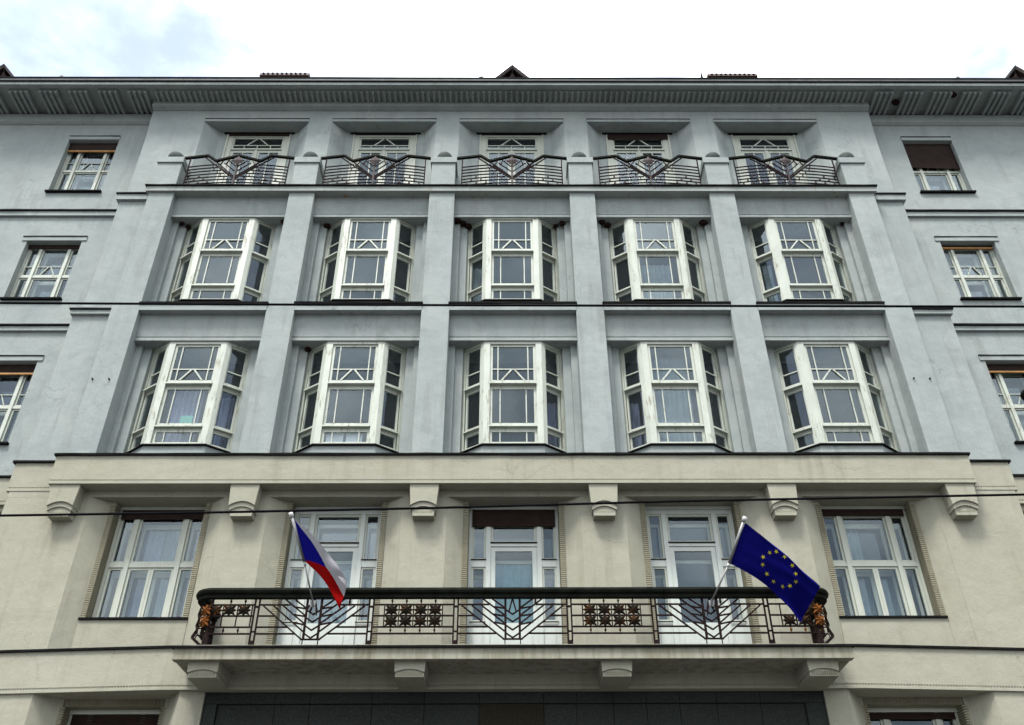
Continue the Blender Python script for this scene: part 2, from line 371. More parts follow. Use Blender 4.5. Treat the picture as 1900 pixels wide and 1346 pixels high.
# --- top storey wall with splayed window recesses
mb = MB()
wall_grid(mb, -9.9, 9.9, 18.40, 22.30, 16.6, 17.25, [(k*P-1.43, k*P+1.43, 18.3, 21.76) for k in bays])
for sx in (-1, 1):   # slight outward flare under the eaves at both ends
    mb.prism_xz([(sx*9.9, 20.9), (sx*9.955, 22.3), (sx*9.9, 22.3)] if sx > 0 else [(-9.9, 20.9), (-9.9, 22.3), (-9.955, 22.3)], 16.602, 17.24)
part('wall', mb, 'grey')
for k in bays:
    for s in (-1, 1):
        f = lambda x, y: (k*P + s*x, y)
        part('window_reveal', MB().prism_xy([f(1.43, 16.603), f(1.43, 17.25), f(0.885, 17.25), f(0.885, 16.99), f(1.07, 16.95)][::s], 18.4, 21.76), 'grey')
    mb = MB(); mb.box(k*P-1.427, k*P+1.427, 16.585, 16.63, 21.765, 21.86)
    part('lintel_band', mb, 'grey')
    part('lintel_groove_shade', MB().wbox(k*P-1.43, k*P+1.43, 16.578, 16.60, 21.862, 21.885), 'flash')  # near-black strip paints the shade of the groove above the band
part('cornice_moulding', MB().prism_yz([(16.45, 22.27), (16.45, 22.50), (16.75, 22.50), (16.75, 22.21), (16.58, 22.21)], -9.95, 9.95), 'grey')

# --- intermediate step and wings
for s in (-1, 1):
    pl_ = [(s*9.0, 10.80), (s*10.02, 10.80), (s*10.02, 14.75), (s*9.86, 14.75), (s*9.86, 18.42), (s*9.0, 18.42)]
    part('stepped_pier', MB().prism_xz(pl_[::s], 16.36, 17.4), 'grey')
def cap(name, s, x1, y, z0, z1, mat='grey'):
    X = sorted((s*9.0, s*x1))
    o = part(name, MB().box(X[0], X[1], y, y+0.5, z0, z1-0.04), mat)
    X2 = sorted((s*9.0, s*(x1+0.03)))
    link('flashing', MB().wbox(X2[0], X2[1], y-0.035, y+0.5, z1-0.04, z1).mesh('flashing', 'flash'), o)
for s in (-1, 1):
    cap('belt_course', s, 9.93, 16.28, 18.42, 18.64)
    cap('belt_course', s, 10.06, 16.28, 14.74, 14.89)
    # wings
    WO = []
    for (z0, z1) in ((19.33, 21.37), (15.68, 17.585), (11.68, 13.865)):
        WO.append((z0, z1))
    X = sorted((s*9.85, s*17.0))
    mb = MB(); ops = [(min(s*10.79, s*12.165), max(s*10.79, s*12.165), a, b) for a, b in WO]
    wall_grid(mb, X[0], X[1], 10.80, 22.30, 16.92, 17.4, ops)
    part('wing_wall', mb, 'grey')
    for z1, z0 in ((18.61, 18.42), (14.87, 14.70)):
        Xb = sorted((s*9.8, s*17.0))
        o = part('belt_course', MB().box(Xb[0], Xb[1], 16.85, 17.1, z0, z1-0.045), 'grey')
        link('flashing', MB().wbox(Xb[0], Xb[1], 16.81, 17.1, z1-0.045, z1).mesh('flashing', 'flash'), o)
    Xb = sorted((s*9.95, s*17.0))
    part('cornice_moulding', MB().prism_yz([(16.83, 22.06), (16.83, 22.36), (17.0, 22.40), (17.0, 22.0), (16.90, 22.0)], Xb[0], Xb[1]), 'grey')
    for i, (z0, z1) in enumerate(WO):
        ex = 0.0 if i == 0 else 0.11
        Xc = sorted((s*(10.785-ex), s*(12.17+ex)))
        o = part('lintel_band', MB().box(Xc[0], Xc[1], 16.895, 16.95, z1+0.004, z1+0.125), 'grey')
        link('flashing', MB().wbox(Xc[0], Xc[1], 16.88, 16.92, z1+0.127, z1+0.15).mesh('flashing', 'flash'), o)

# --- eaves
part('eave_fascia', MB().box(-17, 17, 15.9, 16.02, 22.46, 22.64), 'grey')
part('eave_soffit', MB().box(-17, 17, 16.022, 17.4, 22.50, 22.64), 'grey')
part('gutter', MB().prism_yz([(15.872, 22.60), (15.866, 22.645), (15.862, 22.70), (15.88, 22.715), (16.3, 22.72), (16.3, 22.641), (15.898, 22.641), (15.898, 22.60)], -17, 17), 'gutter')
part('gutter_lip', MB().box(-17, 17, 15.845, 15.875, 22.685, 22.722).box(-17, 17, 15.86, 15.899, 22.565, 22.60), 'flash')
cor = part('dentil_course', MB().box(-9.82, 9.82, 16.12, 16.452, 22.46, 22.498), 'grey')
dm = MB().box(-0.033, 0.033, 16.105, 16.448, 22.395, 22.462).mesh('dentil', 'grey')
nd = 129
for i in range(nd):
    link('dentil', dm, cor, (-9.78 + 19.56*i/(nd-1), 0, 0))
kb = Kit('eave_bracket'); mb = MB().box(0, 0.52, 16.10, 16.825, 22.43, 22.498)
kb.main(mb, 'grey')
for j in range(4): kb.sub('rib', MB().box(0.005+j*0.148, 0.005+j*0.148+0.066, 16.09, 16.822, 22.36, 22.432), 'grey')
for s in (-1, 1):
    for i in range(8):
        x = 10.02 + i*0.812
        kb.place(B, ((x if s > 0 else -x-0.52), 0, 0))
mb = MB()
mb.add([(-17, 16.3, 22.71), (17, 16.3, 22.71), (17, 22, 27.0), (-17, 22, 27.0), (-17, 22, 26.5), (17, 22, 26.5), (17, 16.3, 22.66), (-17, 16.3, 22.66)],
       [(0, 1, 2, 3), (3, 2, 5, 4), (4, 5, 6, 7), (7, 6, 1, 0), (0, 3, 4, 7), (1, 6, 5, 2)])
roof = part('roof', mb, 'roofm')
for cx in (0.03, -14.88, 14.88):
    mb = MB(); a = Vector((cx, 16.75, 24.53))
    # pointed dormer roof: projecting ridge beak, falling to both sides and back into the slope
    hl, zl = 1.06, 23.22
    L, R_ = Vector((cx-hl, 16.75, zl)), Vector((cx+hl, 16.75, zl))
    bk = Vector((cx, 19.4, 24.95)); Lb = Vector((cx-hl, 18.2, zl)); Rb = Vector((cx+hl, 18.2, zl))
    t_ = Vector((0, 0.06, -0.10))
    mb.add([a, L, R_, bk, Lb, Rb, a+t_, L+t_, R_+t_], [(0, 1, 4, 3), (0, 3, 5, 2), (0, 6, 7, 1), (0, 2, 8, 6)])
    o = link('dormer', mb.mesh('dormer', 'roofm'), roof)
    mb = MB().add([a+Vector((0, 0.12, -0.22)), (cx-0.80, 17.45, zl), (cx+0.80, 17.45, zl), (cx-0.8, 18.3, zl), (cx+0.8, 18.3, zl), (cx, 18.3, 24.6)],
                  [(0, 1, 2), (1, 3, 5, 0), (0, 5, 4, 2)])
    link('dormer_gable', mb.mesh('dormer_gable', 'tile'), roof)
    link('dormer_ridge', MB().bar((cx, 16.78, 24.48), (cx, 17.2, 24.02), 0.015, 0.02).mesh('dormer_ridge', 'gutter'), roof)
    if cx:
        sg = -1 if cx < 0 else 1
        mb = MB(); c2 = cx - sg*(-0.0) + (-sg)*1.0
        mb.add([(c2+sg*0.05, 17.9, 25.55), (c2-sg*1.1, 17.9, 24.3), (c2+sg*1.0, 17.9, 24.3), (c2+sg*0.05, 19, 25.6), (c2-sg*1.1, 19, 24.3), (c2+sg*1.0, 19, 24.3)],
               [(0, 1, 2), (3, 5, 4), (0, 3, 4, 1), (0, 2, 5, 3), (1, 4, 5, 2)])
        link('dormer', mb.mesh('dormer', 'roofm'), roof)
for x0, x1 in ((-8.21, -6.69), (6.56, 8.10)):
    mb = MB().box(x0-0.06, x1+0.06, 19.0, 19.7, 24.0, 26.93)
    ch = link('chimney', mb.mesh('chimney', 'ribs'), roof)
    link('chimney_cap', MB().prism_yz([(18.93, 26.93), (18.99, 27.11), (19.7, 27.11), (19.76, 26.93)], x0-0.05, x1+0.05).mesh('chimney_cap', 'tile'), roof)
    rid = MB().tube([(0, 18.93, 27.0), (0, 19.02, 27.12), (0, 19.7, 27.13)], 0.042, 8).mesh('ridge_tile', 'tile', True)
    for i in range(10):
        link('ridge_tile', rid, roof, (x0+0.08+i*(x1-x0-0.16)/9, 0, 0))
link('roof_spike', MB().prism_xz([(6.23, 26.5), (6.38, 26.5), (6.33, 27.0), (6.31, 27.27), (6.285, 27.05)], 18.97, 19.03).mesh('roof_spike', 'flash'), roof)

# --- top balcony slab, piers, balls
sl = part('balcony_slab', MB().box(-9.13, 9.13, 16.05, 16.62, 18.485, 18.64), 'slabgrey', None, 'long narrow balcony ledge under the top windows')
link('flashing', MB().wbox(-9.165, 9.165, 16.005, 16.62, 18.64, 18.675).mesh('flashing', 'flash'), sl)
kp = Kit('balcony_pier'); kp.main(MB().box(-0.30, 0.30, 16.10, 16.6, 18.66, 19.545), 'grey')
kp.sub('pier_cap', MB().box(-0.335, 0.335, 16.06, 16.6, 19.545, 19.735), 'grey')
kp.sub('stone_ball', MB().ball((0, 16.33, 19.925), 0.215, 20, 12), 'ball', None, True)
for i in range(6): kp.place(B, ((i-2.5)*P, 0, 0))

# --- top railings
def yb(dx): return 16.15-0.13*(1-(dx/1.4)**2)
kr = Kit('balcony_railing')
mb = MB(); hp = [(-1.44, 19.78), (-0.806, 19.775), (-0.566, 19.552), (0.0, 19.732), (0.566, 19.552), (0.806, 19.775), (1.44, 19.78)]
for a, b in zip(hp, hp[1:]):
    mb.bar((a[0], yb(a[0]), a[1]), (b[0], yb(b[0]), b[1]), 0.052, 0.07)
kr.main(mb, 'rail')
def rb(*segs, w=0.022, name='bar', mat='iron'):
    mb = MB()
    for (x0, z0), (x1, z1) in segs: mb.bar((x0, yb(x0), z0), (x1, yb(x1), z1), w*1.25, 0.026)
    kr.sub(name, mb, mat)
for s in (-1, 1):
    rb(((s*1.275, 19.75), (s*1.275, 18.68)), w=0.022, name='post')
    rb(((s*0.91, 19.75), (s*0.011, 18.876)), w=0.02)
    rb(((s*0.556, 19.518), (s*0.011, 18.951)), w=0.022)
    rb(((s*0.50, 19.40), (s*0.011, 18.90)), w=0.014)
    for j, (z, xe) in enumerate(((19.415, 0.527), (19.303, 0.488), (19.192, 0.375), (19.08, 0.281), (18.965, 0.169), (18.858, 0.039), (18.745, 0.011))):
        n = 6; seg = []
        for q in range(n):
            xa = 1.275+(xe-1.275)*q/n; xb = 1.275+(xe-1.275)*(q+1)/n; seg.append(((s*xa, z), (s*xb, z)))
        rb(*seg, w=0.018)
        if j < 6: rb(((s*(xe+0.085), z), (s*(xe+0.085), z-0.10)), w=0.013, name='tick')
    rb(((s*0.339, 19.462), (s*0.01, 19.14)), w=0.016); rb(((s*0.216, 19.532), (s*0.01, 19.317)), w=0.016)
    rb(((s*0.34, 19.62), (s*0.442, 19.399)), w=0.016); rb(((s*0.20, 19.66), (s*0.282, 19.432)), w=0.016)
    for x, z in ((0.911, 19.022), (1.03, 18.912), (0.783, 18.912), (1.149, 18.80), (0.906, 18.80), (0.657, 18.80)):
        rb(((s*x, z+0.03), (s*x, z-0.03)), w=0.034, name='bead', mat='ironred')
rb(((0, 19.70), (0, 18.68)), w=0.034, name='centre_post', mat='ironred')
mb = MB()
y0 = yb(0)-0.03
c = (0, y0-0.03, 19.52); ring = []
for k_ in range(16):
    a = math.pi*2*k_/16; r = 0.175 if k_ % 4 == 0 else (0.125 if k_ % 2 == 0 else 0.115)
    ring.append((math.sin(a)*r*0.95, y0, 19.52+math.cos(a)*r))
mb.add([c]+ring+[(x, y0+0.015, z) for x, y, z in ring], [(0, i+1, (i+1) % 16+1) for i in range(16)]+[(i+1, i+17, (i+1) % 16+17, (i+1) % 16+1) for i in range(16)])
kr.sub('rosette', mb, 'ironred')
for k in bays: kr.place(B, (k*P, 0, 0))

# --- pilasters and bay recesses
pm = MB().box(-0.314, 0.314, YP, 17.2, 10.80, 18.485).mesh('pilaster', 'grey')
for i in range(6): link('pilaster', pm, B, ((i-2.5)*P, 0, 0))
ROWS = (0.0, 3.87)
for r, dz in enumerate(ROWS):
    top = 18.485 if r else 14.70
    zb = 14.02 + dz - (0.03 if r else 0)
    z0 = 10.80 if r == 0 else 14.90
    for k in bays:
        cx = k*P
        part('spandrel', MB().prism_yz([(16.34, zb+0.10), (16.28, top), (17.2, top), (17.2, zb+0.10)], cx-1.437, cx+1.437), 'grey')
        o = part('lintel', MB().prism_yz([(16.32, zb-0.02), (16.32, zb+0.062), (16.40, zb+0.062), (16.40, zb+0.101), (17.2, zb+0.101), (17.2, zb-0.02)], cx-1.437, cx+1.437), 'grey')
        for s in (-1, 1):
            X1 = sorted((cx+s*1.295, cx+s*1.437)); X2 = sorted((cx+s*1.115, cx+s*1.295))
            part('stepped_jamb', MB().box(X1[0], X1[1], 16.50, 17.2, z0, zb-0.018), 'grey')
            part('stepped_jamb', MB().box(X2[0], X2[1], 16.60, 17.2, z0, zb-0.018), 'grey')
for k in bays:
    cx = k*P
    o = part('sill_band', MB().box(cx-1.436, cx+1.436, 16.105, 17.2, 14.702, 14.88), 'grey')
    link('flashing', MB().wbox(cx-1.46, cx+1.46, 16.07, 17.2, 14.88, 14.925).mesh('flashing', 'flash'), o)

# --- window helpers: T maps (u, w, v) = (along, depth, height) to the kit frame
def sash(kit, T, u0, u1, v0, v1, w, sw=0.055, br=None, mat='white', gmat='glass', dep=0.045):
    br = br or sw; f = MB()
    f.box(u0, u0+sw, w, w+dep, v0, v1, T); f.box(u1-sw, u1, w, w+dep, v0, v1, T)
    f.box(u0+sw, u1-sw, w+0.001, w+dep-0.001, v0, v0+br, T); f.box(u0+sw, u1-sw, w+0.001, w+dep-0.001, v1-sw, v1, T)
    kit.sub('sash_frame', f, mat)
    kit.sub('pane', MB().box(u0+sw*0.8, u1-sw*0.8, w+dep*0.5, w+dep*0.5+0.004, v0+br*0.8, v1-sw*0.8, T), gmat)
def muntin(kit, T, p, q, w, wd=0.024, mat='white'):
    m_ = MB(); m_.bar((p[0], w, p[1]), (q[0], w, q[1]), wd, 0.026, T); kit.sub('muntin', m_, mat)

ZS, ZA, ZB_, ZC, ZD, ZH = 11.345, 11.72, 11.80, 12.80, 12.885, 13.93
def bay_kit():
    K = Kit('bay_window')
    yf, ybk = 16.37, 16.715; f = MB()
    pl = [(-1.115, ybk), (-0.63, yf), (0.63, yf), (1.115, ybk)]
    def band(z0, z1, off, th_):
        o_ = [(-1.115, ybk-off), (-0.63-off*0.30, yf-off), (0.63+off*0.30, yf-off), (1.115, ybk-off)]
        i_ = [(1.115, ybk+th_), (0.60, yf+th_), (-0.60, yf+th_), (-1.115, ybk+th_)]
        f.prism_xy(o_+i_, z0, z1)
    band(ZH, ZH+0.09, 0.012, 0.12)           # head
    band(ZS, ZS+0.03, 0.004, 0.12)
    for z0, z1 in ((ZA, ZB_), (ZC, ZD)): band(z0, z1-0.002, -0.045, 0.12)
    S = Vector((0.485, 0.345)).normalized(); nrm = Vector((S.y, -S.x))
    for s in (-1, 1):
        # corner posts, wrapped round the angle
        e = 0.014
        a = [(s*0.505, yf-e), (s*(0.63+0.3*e), yf-e), (s*(0.63+S.x*0.10+nrm.x*e), yf+S.y*0.10+nrm.y*e), (s*(0.63+S.x*0.10-0.05), yf+S.y*0.10+0.08), (s*0.505, yf+0.09)]
        f.prism_xy(a[::s], ZS, ZH+0.02)
        b = [(s*(1.115-S.x*0.085), ybk-S.y*0.085-0.004), (s*1.115, ybk-0.004), (s*1.115, ybk+0.1), (s*(1.115-S.x*0.085-0.02), ybk+0.06)]
        f.prism_xy(b[::s], ZS, ZH+0.01)
    K.main(f, 'white')
    TF = lambda u, w, v: (u, w, v)
    wf = yf+0.022
    levels = ((ZS+0.028, ZA+0.002), (ZB_, ZC+0.002), (ZD, ZH))
    for z0, z1 in levels: sash(K, TF, -0.505, 0.505, z0, z1, wf+(0.022 if z0 < 12.5 else 0), 0.058, 0.05 if z0 < 11.5 else 0.085)
    wm = wf+0.01
    for s in (-1, 1):
        muntin(K, TF, (s*0.33, ZD+0.08), (s*0.33, ZH-0.05), wm)
        muntin(K, TF, (s*0.28, ZB_+0.08), (s*0.28, ZC-0.05), wm+0.022)
        muntin(K, TF, (s*0.28, ZS+0.07), (s*0.28, ZA-0.05), wm+0.022)
        muntin(K, TF, (s*0.035, 13.245), (s*0.25, ZD+0.08), wm-0.003, 0.034)
    muntin(K, TF, (-0.45, 13.26), (0.45, 13.26), wm-0.001, 0.026)
    for s in (-1, 1):
        TS = lambda u, w, v, s=s: (s*(0.63+S.x*u-nrm.x*w), yf+S.y*u-nrm.y*w, v)
        for z0, z1 in levels: sash(K, TS, 0.095, 0.515, z0, z1, 0.022+(0.022 if z0 < 12.5 else 0), 0.042, 0.045 if z0 < 11.5 else 0.075)
        muntin(K, TS, (0.14, 13.26), (0.47, 13.26), 0.03, 0.024)
    for z0, z1, q in ((ZA+0.045, ZB_-0.002, 0.030), (ZC+0.045, ZD-0.002, 0.048)):      # projecting rails between the posts
        K.sub('transom_rail', MB().box(-0.504, 0.504, yf-q, yf+0.06, z0, z1), 'white')
        for s in (-1, 1):
            TS = lambda u, w, v, s=s: (s*(0.63+S.x*u-nrm.x*w), yf+S.y*u-nrm.y*w, v)
            K.sub('transom_rail', MB().box(0.097, 0.515, -q, 0.05, z0, z1, TS), 'white')
    # apron and sill flashing below the bay
    K.sub('apron', MB().prism_xy([(-1.13, 16.76), (-0.645, 16.385), (0.645, 16.385), (1.13, 16.76), (1.13, 16.95), (-1.13, 16.95)], 11.0 if True else 0, ZS-0.03), 'grey')
    K.sub('sill_flashing', MB().prism_xy([(-1.15, 16.735), (-0.655, 16.335), (0.655, 16.335), (1.15, 16.735), (1.15, 16.8), (-1.15, 16.8)], ZS-0.03, ZS), 'flash')
    return K
KB = bay_kit()
bayo = {}
for r, dz in enumerate(ROWS):
    for k in bays:
        bayo[(r, k)] = KB.place(B, (k*P, 0, dz))

# --- top floor glazed doors
def top_kit():
    K = Kit('balcony_door'); y = 17.0; f = MB(); T = lambda u, w, v: (u, w, v)
    for s in (-1, 1):
        X = sorted((s*0.70, s*0.885)); f.box(X[0], X[1], y, y+0.1, 18.66, 21.72)
        X = sorted((s*0.84, s*0.884)); f.box(X[0], X[1], y-0.03, y, 18.66, 21.684)
    f.box(-0.70, 0.70, y, y+0.1, 21.60, 21.72); f.box(-0.70, 0.70, y-0.015, y+0.1, 21.075, 21.125)
    K.main(f, 'cleanwhite')
    sash(K, T, -0.70, 0.70, 21.125, 21.60, y+0.02, 0.045, 0.04)
    muntin(K, T, (-0.66, 21.275), (0.66, 21.275), y+0.03, 0.026)
    for x in (-0.36, 0, 0.36): muntin(K, T, (x, 21.165), (x, 21.26), y+0.03, 0.024)
    for s in (-1, 1): muntin(K, T, (s*0.03, 21.55), (s*0.29, 21.28), y+0.027, 0.03)
    for s in (-1, 1):
        X = sorted((s*0.012, s*0.70))
        sash(K, T, X[0], X[1], 18.70, 21.07, y+0.02, 0.085, 0.35)
        muntin(K, T, (s*0.355, 19.05), (s*0.355, 20.985), y+0.03, 0.028)
    K.sub('meeting_stile', MB().box(-0.04, 0.04, y-0.004, y+0.03, 18.7, 21.065), 'cleanwhite')
    K.sub('shutter_slot_shade', MB().box(-0.98, 0.98, y-0.036, y+0.12, 21.685, 21.756), 'flash')  # solid near-black box paints the shade inside the open shutter slot
    return K
KT = top_kit()
for k in bays: KT.place(B, (k*P, 0, 0))

def shutter(cx, w, y, z0, z1, edge=None, tilt=0.0):
    mb = MB(); n = max(1, int(round((z1-z0)/0.045))); h = (z1-z0)/n
    for i in range(n):
        a = z0+i*h; t0 = tilt*(1-(i/n))
        mb.add([(cx-w, y+0.012, a+t0), (cx+w, y+0.012, a-t0), (cx+w, y, a+h*0.85-t0), (cx-w, y, a+h*0.85+t0), (cx-w, y+0.03, a+t0), (cx+w, y+0.03, a-t0), (cx+w, y+0.03, a+h-t0*0.9), (cx-w, y+0.03, a+h+t0*0.9)],
               [(0, 1, 2, 3), (3, 2, 6, 7), (0, 4, 5, 1), (4, 7, 6, 5)])
    o = part('roller_shutter', mb, 'shutter')
    if edge: link('bottom_rail', MB().box(cx-w, cx+w, y-0.01, y+0.03, z0-0.045, z0-0.002).mesh('bottom_rail', edge), o)
    return o
shutter(P, 0.83, 16.955, 21.50, 21.68)
shutter(-2*P, 0.83, 16.955, 21.63, 21.68)

# --- wing windows
def wing_kit(z0, z1, zs, zt, zm):
    K = Kit('window'); y = 17.11; f = MB(); T = lambda u, w, v: (u, w, v)
    hw = 0.6875
    for a, b in ((-hw, -hw+0.045), (hw-0.045, hw)): f.box(a, b, y-0.01, y+0.09, z0, z1)
    f.box(-hw+0.045, hw-0.045, y, y+0.09, z1-0.06, z1)
    for x in (-0.36, 0.36): f.box(x-0.035, x+0.035, y-0.03, y+0.08, z0, z1-0.06)
    for a, b in ((-hw+0.045, -0.395), (-0.325, 0.325), (0.395, hw-0.045)):
        f.box(a, b, y-0.012, y+0.08, zt, zt+0.07)
    K.main(f, 'white')
    for a, b in ((-hw+0.045, -0.395), (-0.325, 0.325), (0.395, hw-0.045)):
        sash(K, T, a, b, z0, zt, y+0.015, 0.042); sash(K, T, a, b, zt+0.07, z1-0.06, y+0.015, 0.04)
        muntin(K, T, (a+0.04, zm), (b-0.04, zm), y+0.022, 0.018)
        g = MB(); e = 0.035        # inner casement of the double window
        g.box(a, a+e+0.02, y+0.22, y+0.26, z0, z1); g.box(b-e-0.02, b, y+0.22, y+0.26, z0, z1); g.box(a, b, y+0.221, y+0.259, zt-0.03, zt+0.06); g.box(a, b, y+0.221, y+0.259, z1-0.15, z1)
        K.sub('inner_casement', g, 'cleanwhite')
        K.sub('inner_pane', MB().box(a+0.05, b-0.05, y+0.238, y+0.241, z0, z1-0.15), 'glass_in')
    for s in (-1, 1): muntin(K, T, (s*0.03, zm), (s*0.17, zt+0.10), y+0.02, 0.022)
    K.sub('sill_flashing', MB().box(-0.73, 0.73, 16.84, y+0.02, z0-0.045, z0), 'flash')
    return K
wl = [('left', -11.4775), ('right', 11.4775)]
for (z0, z1, zt, zm) in ((19.35, 21.37, 20.29, 20.66), (15.70, 17.585, 16.53, 16.90), (11.70, 13.865, 12.70, 13.08)):
    K = wing_kit(z0, z1, None, zt, zm)
    for nm, cx in wl: K.place(B, (cx, 0, 0))
shutter(-11.4775, 0.68, 17.02, 21.06, 21.36, 'shutteredge')
shutter(11.4775, 0.68, 17.02, 20.40, 21.36, None, 0.03)
shutter(-11.4775, 0.68, 17.05, 17.46, 17.57); shutter(11.4775, 0.68, 17.05, 17.50, 17.57, 'shutteredge')
shutter(-11.4775, 0.68, 17.03, 13.62, 13.85, 'shutteredge'); shutter(11.4775, 0.68, 17.03, 13.66, 13.85, 'shutteredge')

# --- cream fascia over the first floor, with its stepped ends
def toothed(name, x0, x1, y, z0, z1, depth, zt=None, mat='cream'):
    o = part(name, MB().box(x0, x1, y, y+depth, z0+0.085, z1).box(x0, x1, y, y+depth, z0, z0+0.055).box(x0+0.01, x1-0.01, y+0.012, y+depth-0.01, z0+0.055, z0+0.085), mat)
    t_ = MB(); n = int((x1-x0)/0.052)
    for i in range(n):
        a = x0+(i+0.2)*(x1-x0)/n; t_.add([(a, y+0.001, z0+0.055), (a+0.030, y+0.001, z0+0.055), (a+0.030, y+0.001, z0+0.085), (a, y+0.001, z0+0.085), (a, y+0.013, z0+0.055), (a+0.030, y+0.013, z0+0.055), (a+0.030, y+0.013, z0+0.085), (a, y+0.013, z0+0.085)],
                                         [(0, 1, 2, 3), (0, 3, 7, 4), (1, 5, 6, 2)])
    link('tooth_strip', t_.mesh('tooth_strip', mat), o, (0, 0, 0), None, 'stuff')
    return o
f1 = toothed('fascia', -9.09, 9.09, 15.93, 10.20, 10.82, 0.6)
link('flashing', MB().wbox(-9.13, 9.13, 15.885, 16.5, 10.82, 10.862).mesh('flashing', 'flash'), f1)
for s in (-1, 1):
    X = sorted((s*9.0, s*10.04)); o = toothed('fascia', X[0], X[1], 16.24, 10.20, 10.83, 0.8)
    X = sorted((s*9.0, s*10.09)); link('flashing', MB().wbox(X[0], X[1], 16.20, 16.9, 10.83, 10.875).mesh('flashing', 'flash'), o)
    X = sorted((s*9.9, s*17.0)); o = toothed('fascia', X[0], X[1], 16.82, 10.20, 10.81, 0.6)
    link('flashing', MB().wbox(X[0], X[1], 16.78, 17.3, 10.81, 10.855).mesh('flashing', 'flash'), o)

# --- first floor wall
YW = 16.25
mb = MB(); wall_grid(mb, -9.98, 9.98, 6.60, 10.25, YW, 17.0, [(k*P-1.31, k*P+1.31, 6.0, 10.07) for k in bays])
part('wall', mb, 'cream')
for s in (-1, 1):
    X = sorted((s*9.97, s*17.0)); c = s*11.45
    mb = MB(); wall_grid(mb, X[0], X[1], 6.60, 10.25, 16.90, 17.6, [(c-1.31, c+1.31, 6.0, 10.07)])
    part('wing_wall', mb, 'cream')
def reveal(cx, y0=0.0, window=True):
    for s in (-1, 1):
        f = lambda x, y: (cx+s*x, y+y0); mb = MB()
        mb.prism_xy([f(1.31, YW+0.003), f(1.31, 17.0), f(0.90, 17.0), f(0.90, 16.47), f(0.995, 16.47)][::s], 6.62, 10.07)
        part('window_reveal', mb, 'cream')
    for s in (-1, 1):
        r_ = MB(); z = 7.70 if window else 6.64
        n = int((10.05-z)/0.042)
        X = sorted((cx+s*0.888, cx+s*0.992))
        for i in range(n):
            a = z+i*0.042; r_.box(X[0], X[1], 16.452+y0, 16.69+y0, a, a+0.030)
        part('ribbed_jamb', r_, 'ribs', None, None, 'stuff')
    if window:
        o = part('apron', MB().box(cx-0.998, cx+0.998, 16.455+y0, 17.0+y0, 6.62, 7.66), 'cream')
        link('sill_flashing', MB().box(cx-1.0, cx+1.0, 16.42+y0, 16.8+y0, 7.66, 7.70).mesh('sill_flashing', 'flash'), o)
for k in bays: reveal(k*P, 0, abs(k) == 2)
for s in (-1, 1): reveal(s*11.45, 0.65, True)

def ff_window_kit():
    K = Kit('window'); y = 16.70; f = MB(); T = lambda u, w, v: (u, w, v); hw = 0.885
    f.box(-hw, hw, y-0.03, y+0.1, 10.0, 10.065)
    for a, b in ((-hw, -hw+0.06), (hw-0.06, hw)): f.box(a, b, y, y+0.12, 7.70, 10.0)
    f.box(-hw+0.06, hw-0.06, y+0.001, y+0.12, 9.88, 10.0)
    for x in (-0.49, 0.49): f.box(x-0.045, x+0.045, y-0.012, y+0.1, 7.70, 9.88)
    cols = ((-hw+0.06, -0.535), (-0.445, 0.445), (0.535, hw-0.06))
    for a, b in cols: f.box(a, b, y+0.002, y+0.1, 8.79, 8.88)
    K.main(f, 'cleanwhite')
    for i, (a, b) in enumerate(cols):
        sash(K, T, a, b, 8.88, 9.88, y+0.025, 0.045, None, 'cleanwhite')
        if i == 1:
            sash(K, T, a, -0.002, 7.70, 8.79, y+0.025, 0.05, None, 'cleanwhite'); sash(K, T, 0.002, b, 7.70, 8.79, y+0.026, 0.05, None, 'cleanwhite')
        else: sash(K, T, a, b, 7.70, 8.79, y+0.025, 0.045, None, 'cleanwhite')
        g = MB(); yy = y+0.24
        parts_ = ((a, b),) if i != 1 else ((a, 0.0), (0.0, b))
        for p, q in parts_:
            g.box(p, p+0.05, yy, yy+0.04, 7.7, 8.76); g.box(q-0.05, q, yy, yy+0.04, 7.7, 8.76); g.box(p+0.05, q-0.05, yy, yy+0.039, 8.68, 8.76)
        g.box(a, a+0.05, yy, yy+0.04, 8.86, 9.8); g.box(b-0.05, b, yy, yy+0.04, 8.86, 9.8); g.box(a, b, yy-0.002, yy+0.042, 8.762, 8.858); g.box(a+0.05, b-0.05, yy, yy+0.039, 9.7, 9.8)
        K.sub('inner_casement', g, 'cleanwhite')
        K.sub('inner_pane', MB().box(a+0.04, b-0.04, yy+0.02, yy+0.023, 7.72, 9.75), 'glass_in')
    return K
KF = ff_window_kit()
for k in (-2, 2): KF.place(B, (k*P, 0, 0))
for s in (-1, 1): KF.place(B, (s*11.45, 0.65, 0))
